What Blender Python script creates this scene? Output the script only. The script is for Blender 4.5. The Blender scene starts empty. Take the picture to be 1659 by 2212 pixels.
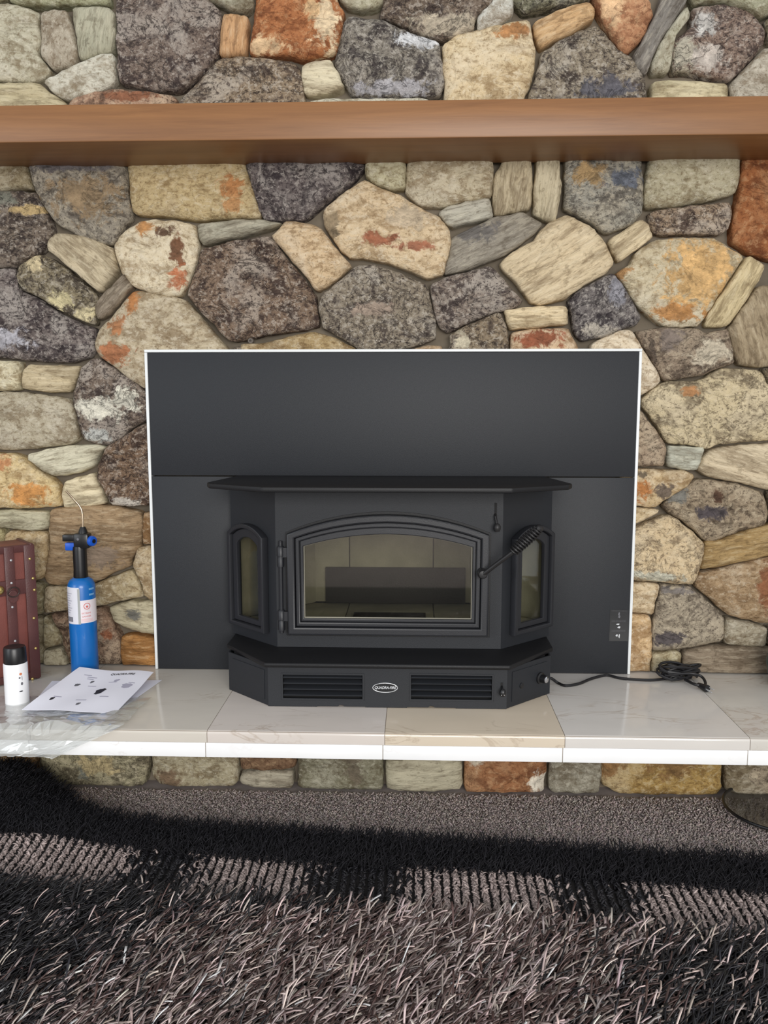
import bpy, bmesh, math, random
import numpy as np
from mathutils import Vector, Matrix, noise
PI = math.pi
rnd = random.Random(7)
S = bpy.context.scene
C = bpy.context.collection

# ------------------------------------------------------------------ camera, light, exposure
FPX, IW, IH = 1853.0, 1659.0, 2212.0
PITCH, YAW = math.radians(7.35), math.radians(2.09)
CAM = Vector((0.0, -2.28, 0.967))
cam_d = bpy.data.cameras.new('camera'); cam = bpy.data.objects.new('camera', cam_d); C.objects.link(cam)
cam.location = CAM
cam.rotation_euler = (PI/2 - PITCH, 0, YAW)
cam_d.sensor_fit = 'VERTICAL'; cam_d.sensor_height = 32.0; cam_d.lens = 32.0 * FPX / IH
cam_d.clip_start = 0.05
S.camera = cam
S.view_settings.view_transform = 'Standard'; S.view_settings.look = 'None'
S.view_settings.gamma = 1.0; S.view_settings.use_curve_mapping = False
S.view_settings.exposure = 0.14
w = bpy.data.worlds.new('room_ambience'); S.world = w; w.use_nodes = True
w.node_tree.nodes['Background'].inputs[0].default_value = (0.93, 0.96, 1.0, 1)
w.node_tree.nodes['Background'].inputs[1].default_value = 0.62

def area(name, loc, target, sx, sy, power, col):
    l = bpy.data.lights.new(name, 'AREA'); l.shape = 'RECTANGLE'; l.size = sx; l.size_y = sy
    l.energy = power; l.color = col
    o = bpy.data.objects.new(name, l); C.objects.link(o); o.location = loc
    o.rotation_euler = (Vector(target) - Vector(loc)).to_track_quat('-Z', 'Y').to_euler()
    return o
area('window_daylight', (0.9, -5.2, 1.5), (0.0, 0.0, 0.8), 2.8, 1.8, 178, (1.0, 0.975, 0.94))
area('side_window_daylight', (-3.6, -3.6, 1.5), (0.0, 0.0, 0.8), 1.6, 1.7, 40, (0.90, 0.95, 1.0))

# pixel rays of the photograph, met with real planes
FH = Vector((-math.sin(YAW), math.cos(YAW), 0)); RT = Vector((math.cos(YAW), math.sin(YAW), 0)); UPV = Vector((0, 0, 1))
FW = FH*math.cos(PITCH) - UPV*math.sin(PITCH); UU = FH*math.sin(PITCH) + UPV*math.cos(PITCH)
def ray(x, y): return FW + RT*((x-IW/2)/FPX) - UU*((y-IH/2)/FPX)
def aty(x, y, Y): r = ray(x, y); return CAM + r*((Y-CAM.y)/r.y)
def atz(x, y, Z): r = ray(x, y); return CAM + r*((Z-CAM.z)/r.z)

# ------------------------------------------------------------------ helpers
def lin(c, k=1.0):
    out = []
    for v in c:
        v = v/255.0
        out.append(min(1.0, (v/12.92 if v <= 0.04045 else ((v+0.055)/1.055)**2.4)*k))
    return (*out, 1.0)

def empty(name, loc, label=None, cat=None, group=None, kind=None):
    o = bpy.data.objects.new(name, None); C.objects.link(o); o.location = loc; o.empty_display_size = 0.05
    return tag(o, label, cat, group, kind)
def tag(o, label=None, cat=None, group=None, kind=None):
    if label: o['label'] = label
    if cat: o['category'] = cat
    if group: o['group'] = group
    if kind: o['kind'] = kind
    return o
def wloc(o):
    v = Vector((0, 0, 0))
    while o is not None:
        v += Vector(o.location); o = o.parent
    return v
def link(name, me, mat=None, parent=None, smooth=False, centre=True):
    if me.vertices:
        n = len(me.vertices); a = np.empty(n*3, dtype=np.float32); me.vertices.foreach_get('co', a); a = a.reshape(-1, 3)
        c = (a.min(0)+a.max(0))/2 if centre else np.zeros(3)
        if parent is None and centre: c = np.array([c[0], c[1], a[:, 2].min()])
        a = (a-c).astype(np.float32); me.vertices.foreach_set('co', a.ravel()); me.update()
    else: c = (0, 0, 0)
    o = bpy.data.objects.new(name, me); C.objects.link(o)
    if mat: me.materials.clear(); me.materials.append(mat)
    pw = wloc(parent) if parent else Vector((0, 0, 0))
    o.location = Vector([float(v) for v in c]) - pw
    o.parent = parent
    if smooth:
        me.polygons.foreach_set('use_smooth', [True]*len(me.polygons))
        try: me.set_sharp_from_angle(angle=math.radians(42))
        except Exception: pass
    return o
def bm_obj(name, bm, mat, parent=None, bev=0.0, smooth=False, seg=2):
    if bev > 0:
        bmesh.ops.remove_doubles(bm, verts=bm.verts, dist=1e-6)
        es = [e for e in bm.edges if len(e.link_faces) == 2 and e.calc_face_angle(0) > 0.5]
        bmesh.ops.bevel(bm, geom=es, offset=bev, segments=seg, affect='EDGES', profile=0.5)
        smooth = True
    bmesh.ops.recalc_face_normals(bm, faces=bm.faces)
    me = bpy.data.meshes.new(name); bm.to_mesh(me); bm.free()
    return link(name, me, mat, parent, smooth)
def add_box(bm, x0, x1, y0, y1, z0, z1):
    v = [bm.verts.new(p) for p in ((x0,y0,z0),(x1,y0,z0),(x1,y1,z0),(x0,y1,z0),(x0,y0,z1),(x1,y0,z1),(x1,y1,z1),(x0,y1,z1))]
    for f in ((0,3,2,1),(4,5,6,7),(0,1,5,4),(1,2,6,5),(2,3,7,6),(3,0,4,7)): bm.faces.new([v[i] for i in f])
def box(name, x0, x1, y0, y1, z0, z1, mat, parent=None, bev=0.0):
    bm = bmesh.new(); add_box(bm, x0, x1, y0, y1, z0, z1); return bm_obj(name, bm, mat, parent, bev)
def prism(name, pts, z0, z1, mat, parent=None, bev=0.0):
    bm = bmesh.new(); a = [bm.verts.new((x, y, z0)) for x, y in pts]; b = [bm.verts.new((x, y, z1)) for x, y in pts]
    n = len(pts); bm.faces.new(a[::-1]); bm.faces.new(b)
    for i in range(n): bm.faces.new((a[i], a[(i+1) % n], b[(i+1) % n], b[i]))
    return bm_obj(name, bm, mat, parent, bev)
def add_lathe(bm, c, prof, n=32, axis=None):
    c = Vector(c); R = Matrix.Identity(3)
    if axis is not None: R = Vector(axis).normalized().to_track_quat('Z', 'Y').to_matrix()
    rings = []
    for r, z in prof:
        if r < 1e-6: rings.append([bm.verts.new(c + R @ Vector((0, 0, z)))])
        else: rings.append([bm.verts.new(c + R @ Vector((r*math.cos(2*PI*i/n), r*math.sin(2*PI*i/n), z))) for i in range(n)])
    for a, b in zip(rings, rings[1:]):
        for i in range(n):
            j = (i+1) % n
            if len(a) == 1 and len(b) == 1: continue
            if len(a) == 1: bm.faces.new((a[0], b[i], b[j]))
            elif len(b) == 1: bm.faces.new((a[i], b[0], a[j]))
            else: bm.faces.new((a[i], a[j], b[j], b[i]))
def lathe(name, c, prof, mat, parent=None, n=32, axis=None):
    bm = bmesh.new(); add_lathe(bm, c, prof, n, axis); return bm_obj(name, bm, mat, parent, smooth=True)
def catmull(P, k=6):
    P = [Vector(p) for p in P]; Q = [P[0]*2-P[1]] + P + [P[-1]*2-P[-2]]; out = []
    for i in range(1, len(Q)-2):
        for s in range(k):
            t = s/k; a, b, c, d = Q[i-1:i+3]
            out.append(0.5*((2*b)+(c-a)*t+(2*a-5*b+4*c-d)*t*t+(3*b-a-3*c+d)*t**3))
    out.append(P[-1]); return out
def add_tube(bm, P, r, n=8):
    P = [Vector(p) for p in P]; prev = None; rings = []
    for i, p in enumerate(P):
        t = (P[min(i+1, len(P)-1)]-P[max(i-1, 0)]).normalized()
        if prev is None: prev = t.orthogonal().normalized()
        prev = (prev - t*prev.dot(t)).normalized(); b = t.cross(prev)
        rr = r(i/(len(P)-1)) if callable(r) else r
        rings.append([bm.verts.new(p + (prev*math.cos(2*PI*k/n)+b*math.sin(2*PI*k/n))*rr) for k in range(n)])
    for a, c in zip(rings, rings[1:]):
        for k in range(n): bm.faces.new((a[k], a[(k+1) % n], c[(k+1) % n], c[k]))
    bm.faces.new(rings[0][::-1]); bm.faces.new(rings[-1])
def tube(name, P, r, mat, parent=None, n=8):
    bm = bmesh.new(); add_tube(bm, P, r, n); return bm_obj(name, bm, mat, parent, smooth=True)
def frame2d(origin, u):                       # flat plate frame: x along u, y up, thickness towards the room
    u = Vector(u).normalized(); v = Vector((0, 0, 1)); n = u.cross(v)
    M = Matrix((u, v, n)).transposed().to_4x4(); M.translation = Vector(origin); return M
def shape2d(name, loops, th, bev, M, mat, parent=None, smooth=True):
    cu = bpy.data.curves.new(name, 'CURVE'); cu.dimensions = '2D'; cu.fill_mode = 'BOTH'
    cu.extrude = max(th/2-bev, 0); cu.bevel_depth = bev; cu.bevel_resolution = 1; cu.offset = -bev
    for L in loops:
        s = cu.splines.new('POLY'); s.points.add(len(L)-1)
        for p, q in zip(s.points, L): p.co = (q[0], q[1], 0, 1)
        s.use_cyclic_u = True
    t = bpy.data.objects.new(name+'_tmp', cu); C.objects.link(t)
    me = bpy.data.meshes.new_from_object(t.evaluated_get(bpy.context.evaluated_depsgraph_get()))
    bpy.data.objects.remove(t); bpy.data.curves.remove(cu)
    me.transform(M @ Matrix.Translation((0, 0, th/2)))
    return link(name, me, mat, parent, smooth)
def text_mesh(s, size, shear=0.0, bold=0.0):
    cu = bpy.data.curves.new('lettering', 'FONT'); cu.body = s; cu.size = size; cu.shear = shear; cu.offset = bold
    cu.align_x = 'CENTER'; cu.align_y = 'CENTER'
    t = bpy.data.objects.new('lettering_tmp', cu); C.objects.link(t)
    me = bpy.data.meshes.new_from_object(t.evaluated_get(bpy.context.evaluated_depsgraph_get()))
    bpy.data.objects.remove(t); bpy.data.curves.remove(cu); return me
def arch(hw, z0, z1, za, n=14, r=0.0, skew=0.0):   # straight sides, arched head; skew tilts the head's corners
    pts = [(-hw, z0), (hw, z0), (hw, z1+skew)]
    s = za - z1
    R = (hw*hw + s*s)/(2*s); a0 = math.asin(min(1, hw/R))
    for i in range(1, n): 
        a = a0 - 2*a0*i/n; pts.append((R*math.sin(a), za - R + R*math.cos(a) + skew*math.sin(a)/math.sin(a0)))
    pts.append((-hw, z1-skew)); return pts
def shift(L, dx, dy=0): return [(x+dx, y+dy) for x, y in L]
def rect(x0, x1, z0, z1): return [(x0, z0), (x1, z0), (x1, z1), (x0, z1)]
def ellipse(cx, cy, a, b, n=40): return [(cx+a*math.cos(2*PI*i/n), cy+b*math.sin(2*PI*i/n)) for i in range(n)]

# ------------------------------------------------------------------ materials
class NT:
    def __init__(s, name):
        s.m = bpy.data.materials.new(name); s.m.use_nodes = True; s.t = s.m.node_tree; s.b = s.t.nodes['Principled BSDF']
    def n(s, typ, **kw):
        o = s.t.nodes.new(typ)
        for k, v in kw.items():
            if k.startswith('i_'):
                key = k[2:]; key = int(key) if key.isdigit() else key.replace('_', ' ')
                o.inputs[key].default_value = v
            else: setattr(o, k, v)
        return o
    def l(s, a, b): s.t.links.new(a, b)
def plain(name, col, rough=0.5, metal=0.0, spec=0.5, bump=0.0, bscale=300, k=1.0, var=0.0, coat=0.0):
    q = NT(name); c = lin(col, k); q.b.inputs['Base Color'].default_value = c
    q.b.inputs['Roughness'].default_value = rough; q.b.inputs['Metallic'].default_value = metal
    q.b.inputs['Specular IOR Level'].default_value = spec; q.b.inputs['Coat Weight'].default_value = coat
    tc = q.n('ShaderNodeTexCoord')
    ns = q.n('ShaderNodeTexNoise', i_Scale=bscale, i_Detail=3.0); q.l(tc.outputs['Object'], ns.inputs['Vector'])
    if bump:
        b = q.n('ShaderNodeBump', i_Strength=bump, i_Distance=0.001); q.l(ns.outputs['Fac'], b.inputs['Height']); q.l(b.outputs['Normal'], q.b.inputs['Normal'])
    if var:
        mx = q.n('ShaderNodeMix', data_type='RGBA', blend_type='MULTIPLY'); mx.inputs[0].default_value = 1.0
        n2 = q.n('ShaderNodeTexNoise', i_Scale=bscale*0.05, i_Detail=5.0); q.l(tc.outputs['Object'], n2.inputs['Vector'])
        mr = q.n('ShaderNodeMapRange'); mr.inputs[1].default_value = .3; mr.inputs[2].default_value = .7; mr.inputs[3].default_value = 1-var; mr.inputs[4].default_value = 1+var
        q.l(n2.outputs['Fac'], mr.inputs[0]); mx.inputs[6].default_value = c; q.l(mr.outputs[0], mx.inputs[7]); q.l(mx.outputs[2], q.b.inputs['Base Color'])
    return q.m

def stone_group():
    g = bpy.data.node_groups.new('stone_look', 'ShaderNodeTree')
    for nm, ty in (('Vector', 'NodeSocketVector'), ('Striped', 'NodeSocketVector'), ('Base', 'NodeSocketColor'), ('Dark', 'NodeSocketColor'), ('Light', 'NodeSocketColor'),
                   ('KDark', 'NodeSocketFloat'), ('KLight', 'NodeSocketFloat'), ('KPit', 'NodeSocketFloat'), ('KCrack', 'NodeSocketFloat'), ('Broad', 'NodeSocketFloat'), ('Fine', 'NodeSocketFloat')):
        g.interface.new_socket(nm, in_out='INPUT', socket_type=ty)
    g.interface.new_socket('Color', in_out='OUTPUT', socket_type='NodeSocketColor'); g.interface.new_socket('Height', in_out='OUTPUT', socket_type='NodeSocketFloat')
    I = g.nodes.new('NodeGroupInput'); O = g.nodes.new('NodeGroupOutput'); L = g.links.new
    def noi(vec, sc, det, ro, dist=0.0, mul=1.0, add=0.0):
        n = g.nodes.new('ShaderNodeTexNoise'); n.inputs['Detail'].default_value = det; n.inputs['Roughness'].default_value = ro; n.inputs['Distortion'].default_value = dist
        L(vec, n.inputs['Vector'])
        if sc is None: n.inputs['Scale'].default_value = mul
        else:
            m = g.nodes.new('ShaderNodeMath'); m.operation = 'MULTIPLY_ADD'; L(sc, m.inputs[0]); m.inputs[1].default_value = mul; m.inputs[2].default_value = add; L(m.outputs[0], n.inputs['Scale'])
        return n.outputs['Fac']
    def mr(v, a, b, k):
        m = g.nodes.new('ShaderNodeMapRange'); m.interpolation_type = 'SMOOTHSTEP'; L(v, m.inputs[0]); m.inputs[1].default_value = a; m.inputs[2].default_value = b
        x = g.nodes.new('ShaderNodeMath'); x.operation = 'MULTIPLY'; L(m.outputs[0], x.inputs[0]); L(k, x.inputs[1]); x.use_clamp = True; return x.outputs[0]
    def mix(f, a, b, mode='MIX'):
        m = g.nodes.new('ShaderNodeMix'); m.data_type = 'RGBA'; m.blend_type = mode; L(f, m.inputs[0]); L(a, m.inputs[6]); L(b, m.inputs[7]); return m.outputs[2]
    n1 = noi(I.outputs['Striped'], I.outputs['Broad'], 7, .62, .5)
    n2 = noi(I.outputs['Striped'], I.outputs['Fine'], 6, .72, .3)
    n3 = noi(I.outputs['Vector'], I.outputs['Fine'], 4, .6, 0, 2.3)
    n4 = noi(I.outputs['Vector'], I.outputs['Broad'], 3, .5, .8, .45)
    c = mix(mr(n1, .48, .60, I.outputs['KDark']), I.outputs['Base'], I.outputs['Dark'])
    c = mix(mr(n4, .50, .68, I.outputs['KLight']), c, I.outputs['Light'])
    c = mix(mr(n2, .515, .60, I.outputs['KLight']), c, I.outputs['Light'])
    c = mix(mr(n2, .47, .38, I.outputs['KDark']), c, I.outputs['Dark'])
    c = mix(mr(n3, .43, .33, I.outputs['KPit']), c, I.outputs['Dark'])
    n5 = noi(I.outputs['Striped'], I.outputs['Broad'], 8, .6, 1.2, .55)
    sb = g.nodes.new('ShaderNodeMath'); sb.operation = 'SUBTRACT'; L(n5, sb.inputs[0]); sb.inputs[1].default_value = .5
    ab = g.nodes.new('ShaderNodeMath'); ab.operation = 'ABSOLUTE'; L(sb.outputs[0], ab.inputs[0])
    crk = mr(ab.outputs[0], .016, .0, I.outputs['KCrack'])
    c = mix(crk, c, I.outputs['Dark'])
    h = g.nodes.new('ShaderNodeMath'); h.operation = 'MULTIPLY_ADD'; L(n2, h.inputs[0]); h.inputs[1].default_value = .8; L(n1, h.inputs[2])
    h2 = g.nodes.new('ShaderNodeMath'); h2.operation = 'MULTIPLY_ADD'; L(n3, h2.inputs[0]); h2.inputs[1].default_value = .35; L(h.outputs[0], h2.inputs[2])
    h3 = g.nodes.new('ShaderNodeMath'); h3.operation = 'MULTIPLY_ADD'; L(crk, h3.inputs[0]); h3.inputs[1].default_value = -.35; L(h2.outputs[0], h3.inputs[2])
    L(c, O.inputs['Color']); L(h3.outputs[0], O.inputs['Height']); return g
SG = stone_group()
KIND = {  # KDark, KLight, KPit, Broad, Fine, bump, stripe squeeze
    'g': (.80, .75, .9, 21, 75, 1.0, 1.25), 'c': (.58, .58, .50, 13, 55, .85, 1.5), 'w': (.48, .46, .40, 7, 22, .8, 5.0), 'r': (.60, .48, .5, 14, 50, .8, 1.3),
    'm': (.72, .70, .7, 16, 60, 1.0, 1.3)}
STK = 1.22
def desat(c, k): m = sum(c)/3; return tuple(m+(v-m)*k for v in c)
def stone_mat(kind, col, ang, blobs, seed):
    kd, kl, kp, br, fi, bu, sq = KIND[kind]
    q = NT('stone_'+{'g': 'lava', 'c': 'cream', 'w': 'petrified', 'r': 'rust', 'm': 'mottled'}[kind])
    tc = q.n('ShaderNodeTexCoord'); ad = q.n('ShaderNodeVectorMath', operation='ADD'); ad.inputs[1].default_value = seed
    q.l(tc.outputs['Object'], ad.inputs[0])
    ro = q.n('ShaderNodeVectorRotate', rotation_type='Y_AXIS'); ro.inputs['Angle'].default_value = math.radians(-ang)*-1
    q.l(ad.outputs[0], ro.inputs['Vector'])
    sc = q.n('ShaderNodeVectorMath', operation='MULTIPLY'); sc.inputs[1].default_value = (1, 1, sq); q.l(ro.outputs[0], sc.inputs[0])
    g = q.n('ShaderNodeGroup'); g.node_tree = SG
    q.l(ad.outputs[0], g.inputs['Vector']); q.l(sc.outputs[0], g.inputs['Striped'])
    col = desat(col, 1.0); blobs = [(*b[:4], desat(b[4], .80)) for b in blobs]
    if kind == 'g': col = (col[0]*1.08, col[1]*1.04, col[2]*.97)
    if kind == 'r': col = desat(col, .82)
    r_, g_, b_ = col
    if kind == 'g': dark = (r_*.42+4, g_*.40+2, b_*.42+4); light = (r_*.45+118, g_*.45+114, b_*.45+108)
    elif kind == 'w': dark = (r_*.55, g_*.50, b_*.44); light = (r_*.6+92, g_*.6+88, b_*.6+78)
    elif kind == 'r': dark = (r_*.62, g_*.52, b_*.45); light = (r_*.5+105, g_*.5+92, b_*.5+72)
    elif kind == 'm': dark = (r_*.5, g_*.47, b_*.46); light = (r_*.5+105, g_*.5+98, b_*.5+85)
    else: dark = (r_*.64, g_*.57, b_*.48); light = (r_*.55+100, g_*.55+97, b_*.55+90)
    for k, v in (('Base', lin(col, STK)), ('Dark', lin(dark, STK)), ('Light', lin(light, STK)), ('KDark', kd), ('KLight', kl), ('KPit', kp), ('KCrack', {'g': .55, 'c': .22, 'w': .15, 'r': .35, 'm': .32}[kind]), ('Broad', br), ('Fine', fi)):
        g.inputs[k].default_value = v
    out = g.outputs['Color']
    if blobs:
        ns = q.n('ShaderNodeTexNoise', i_Scale=32.0, i_Detail=8.0, i_Roughness=.72, i_Distortion=.6); q.l(ad.outputs[0], ns.inputs['Vector'])
        for (cx, cz, rx, rz, bc) in blobs:
            sb = q.n('ShaderNodeVectorMath', operation='SUBTRACT'); sb.inputs[1].default_value = (cx, 0, cz); q.l(tc.outputs['Object'], sb.inputs[0])
            mu = q.n('ShaderNodeVectorMath', operation='MULTIPLY'); mu.inputs[1].default_value = (1/rx, 0, 1/rz); q.l(sb.outputs[0], mu.inputs[0])
            le = q.n('ShaderNodeVectorMath', operation='LENGTH'); q.l(mu.outputs[0], le.inputs[0])
            pe = q.n('ShaderNodeMath', operation='MULTIPLY_ADD'); q.l(ns.outputs['Fac'], pe.inputs[0]); pe.inputs[1].default_value = 4.2; pe.inputs[2].default_value = -2.1
            s2 = q.n('ShaderNodeMath', operation='ADD'); q.l(le.outputs['Value'], s2.inputs[0]); q.l(pe.outputs[0], s2.inputs[1])
            mp = q.n('ShaderNodeMapRange', interpolation_type='SMOOTHSTEP'); mp.inputs[1].default_value = 1.15; mp.inputs[2].default_value = .62; mp.inputs[4].default_value = .95; q.l(s2.outputs[0], mp.inputs[0])
            mx = q.n('ShaderNodeMix', data_type='RGBA'); q.l(mp.outputs[0], mx.inputs[0]); q.l(out, mx.inputs[6])
            m2 = q.n('ShaderNodeMix', data_type='RGBA', blend_type='MULTIPLY'); m2.inputs[0].default_value = 1.0; m2.inputs[6].default_value = lin(bc, STK)
            hm = q.n('ShaderNodeMapRange'); hm.inputs[1].default_value = .80; hm.inputs[2].default_value = 1.35; hm.inputs[3].default_value = .50; hm.inputs[4].default_value = 1.6; q.l(g.outputs['Height'], hm.inputs[0]); q.l(hm.outputs[0], m2.inputs[7])
            q.l(m2.outputs[2], mx.inputs[7]); out = mx.outputs[2]
    q.l(out, q.b.inputs['Base Color']); q.b.inputs['Roughness'].default_value = .78; q.b.inputs['Specular IOR Level'].default_value = .3
    bp = q.n('ShaderNodeBump', i_Strength=bu, i_Distance=0.010); q.l(g.outputs['Height'], bp.inputs['Height']); q.l(bp.outputs['Normal'], q.b.inputs['Normal'])
    return q.m

M_mortar = plain('mortar_grey_brown', (112, 103, 90), .95, bump=.9, bscale=160, var=.25, spec=.1)
M_black = plain('matte_black_stove_paint', (36, 38, 42), .52, bump=.35, bscale=900, spec=.35)
M_cast = plain('cast_iron_black', (36, 37, 41), .42, bump=.25, bscale=500, spec=.45)
M_ledge = plain('ledge_black', (21, 21, 23), .5, bump=.3, bscale=500, spec=.35)
M_dark = plain('dark_inside', (14, 14, 15), .8)
M_spring = plain('coil_black', (36, 35, 36), .45, spec=.4)
M_chrome = plain('chrome', (215, 215, 218), .15, metal=1.0)
M_silver = plain('badge_silver', (205, 207, 210), .3, metal=.6)
M_trim = plain('white_edge_trim', (225, 228, 228), .35, k=1.0)
M_white_ink = plain('white_print', (200, 202, 205), .5)
M_grey_ink = plain('grey_print', (105, 105, 110), .6)
M_black_ink = plain('black_print', (35, 33, 42), .6)
M_plast = plain('black_plastic', (20, 20, 22), .35)
M_rubber = plain('black_rubber_cord', (22, 21, 24), .5)
M_baffle = plain('sooty_steel', (48, 44, 40), .7, bump=.4, bscale=200)
M_brick = plain('fire_brick', (178, 172, 148), .9, bump=.6, bscale=250, var=.2)
M_gasket = plain('rope_gasket', (150, 146, 132), .9, bump=1.0, bscale=800)

def facing(q, k, add):                 # Schlick reflectance, the same from both sides of a thin pane
    ge = q.n('ShaderNodeNewGeometry'); d = q.n('ShaderNodeVectorMath', operation='DOT_PRODUCT'); q.l(ge.outputs['Normal'], d.inputs[0]); q.l(ge.outputs['Incoming'], d.inputs[1])
    a = q.n('ShaderNodeMath', operation='ABSOLUTE'); q.l(d.outputs['Value'], a.inputs[0])
    o = q.n('ShaderNodeMath', operation='SUBTRACT'); o.inputs[0].default_value = 1.0; q.l(a.outputs[0], o.inputs[1])
    p = q.n('ShaderNodeMath', operation='POWER'); q.l(o.outputs[0], p.inputs[0]); p.inputs[1].default_value = 5.0 if k < 1.5 else 3.0
    m = q.n('ShaderNodeMath', operation='MULTIPLY_ADD'); q.l(p.outputs[0], m.inputs[0]); m.inputs[1].default_value = min(k, .9); m.inputs[2].default_value = add; m.use_clamp = True
    return m
def glass_mat(name, tint, refl=1.0):
    q = NT(name); t = q.t; t.nodes.remove(q.b); out = t.nodes['Material Output']
    tr = q.n('ShaderNodeBsdfTransparent'); tr.inputs[0].default_value = tint
    gl = q.n('ShaderNodeBsdfGlossy'); gl.inputs['Roughness'].default_value = .03
    m = facing(q, .9, .05*refl)
    mx = q.n('ShaderNodeMixShader'); q.l(m.outputs[0], mx.inputs[0]); q.l(tr.outputs[0], mx.inputs[1]); q.l(gl.outputs[0], mx.inputs[2]); q.l(mx.outputs[0], out.inputs[0])
    return q.m
M_glass = glass_mat('ceramic_stove_glass', (.77, .77, .74, 1), 1.4)

def wood_mat():
    q = NT('stained_wood'); tc = q.n('ShaderNodeTexCoord')
    mp = q.n('ShaderNodeMapping'); mp.inputs['Scale'].default_value = (1.2, 14, 26); q.l(tc.outputs['Object'], mp.inputs['Vector'])
    n1 = q.n('ShaderNodeTexNoise', i_Scale=2.2, i_Detail=9.0, i_Roughness=.68, i_Distortion=.5); q.l(mp.outputs[0], n1.inputs['Vector'])
    cr = q.n('ShaderNodeValToRGB'); e = cr.color_ramp.elements
    e[0].position = .30; e[0].color = lin((118, 78, 43)); e[1].position = .72; e[1].color = lin((146, 101, 59))
    q.l(n1.outputs['Fac'], cr.inputs[0]); q.l(cr.outputs[0], q.b.inputs['Base Color']); q.b.inputs['Roughness'].default_value = .42
    b = q.n('ShaderNodeBump', i_Strength=.25, i_Distance=.001); q.l(n1.outputs['Fac'], b.inputs['Height']); q.l(b.outputs['Normal'], q.b.inputs['Normal']); return q.m
M_wood = wood_mat()
def marble(name, base, vein, seed, gloss=.16, amt=.55, k=1.0):
    q = NT(name); tc = q.n('ShaderNodeTexCoord'); mp = q.n('ShaderNodeMapping'); mp.inputs['Location'].default_value = (seed*3.1, seed*1.7, seed); mp.inputs['Scale'].default_value = (1, 2.2, 2.2)
    q.l(tc.outputs['Object'], mp.inputs['Vector'])
    n1 = q.n('ShaderNodeTexNoise', i_Scale=4.5, i_Detail=6.0, i_Roughness=.55, i_Distortion=1.6); q.l(mp.outputs[0], n1.inputs['Vector'])
    s = q.n('ShaderNodeMath', operation='SUBTRACT'); s.inputs[1].default_value = .5; q.l(n1.outputs['Fac'], s.inputs[0])
    a = q.n('ShaderNodeMath', operation='ABSOLUTE'); q.l(s.outputs[0], a.inputs[0])
    mr = q.n('ShaderNodeMapRange', interpolation_type='SMOOTHSTEP'); mr.inputs[1].default_value = .028; mr.inputs[2].default_value = 0.0; mr.inputs[4].default_value = amt; q.l(a.outputs[0], mr.inputs[0])
    n2 = q.n('ShaderNodeTexNoise', i_Scale=3.0, i_Detail=2.0); q.l(mp.outputs[0], n2.inputs['Vector'])
    m3 = q.n('ShaderNodeMapRange', interpolation_type='SMOOTHSTEP'); m3.inputs[1].default_value = .48; m3.inputs[2].default_value = .65; q.l(n2.outputs['Fac'], m3.inputs[0])
    mu = q.n('ShaderNodeMath', operation='MULTIPLY'); q.l(mr.outputs[0], mu.inputs[0]); q.l(m3.outputs[0], mu.inputs[1])
    n5 = q.n('ShaderNodeTexNoise', i_Scale=9.0, i_Detail=4.0); q.l(mp.outputs[0], n5.inputs['Vector'])
    m0 = q.n('ShaderNodeMix', data_type='RGBA'); m0.inputs[6].default_value = lin(base, k); m0.inputs[7].default_value = lin([v*.95 for v in base], k); q.l(n5.outputs['Fac'], m0.inputs[0])
    mx = q.n('ShaderNodeMix', data_type='RGBA'); q.l(mu.outputs[0], mx.inputs[0]); q.l(m0.outputs[2], mx.inputs[6]); mx.inputs[7].default_value = lin(vein, k)
    q.l(mx.outputs[2], q.b.inputs['Base Color']); q.b.inputs['Roughness'].default_value = gloss; return q.m

def vcol_mat(name, rough=.6, spec=.4, sheen=0.0, base=None):
    q = NT(name); a = q.n('ShaderNodeAttribute', attribute_name='tone'); q.l(a.outputs['Color'], q.b.inputs['Base Color'])
    q.b.inputs['Roughness'].default_value = rough; q.b.inputs['Specular IOR Level'].default_value = spec; return q.m
M_yarn = vcol_mat('shag_yarn', .42, .55)
M_fuzz = vcol_mat('black_fibre', .7, .25)
M_carpet = vcol_mat('carpet_tufts', .9, .1)

# ------------------------------------------------------------------ the setting: stone wall, riser, floor
HZ = 0.2416
wall = None
bm = bmesh.new()
for b in ((-2.2, 2.0, .030, .40, -.02, HZ), (-2.2, 2.0, .030, .40, .76, 2.35), (-2.2, -.47, .030, .40, HZ, .76), (.34, 2.0, .030, .40, HZ, .76)): add_box(bm, *b)
wall = tag(bm_obj('wall_back', bm, M_mortar), kind='structure')
bm = bmesh.new(); add_box(bm, -2.2, 2.0, -.200, .030, -.02, .178)
riser = tag(bm_obj('wall_hearth', bm, M_mortar), kind='structure')

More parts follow.
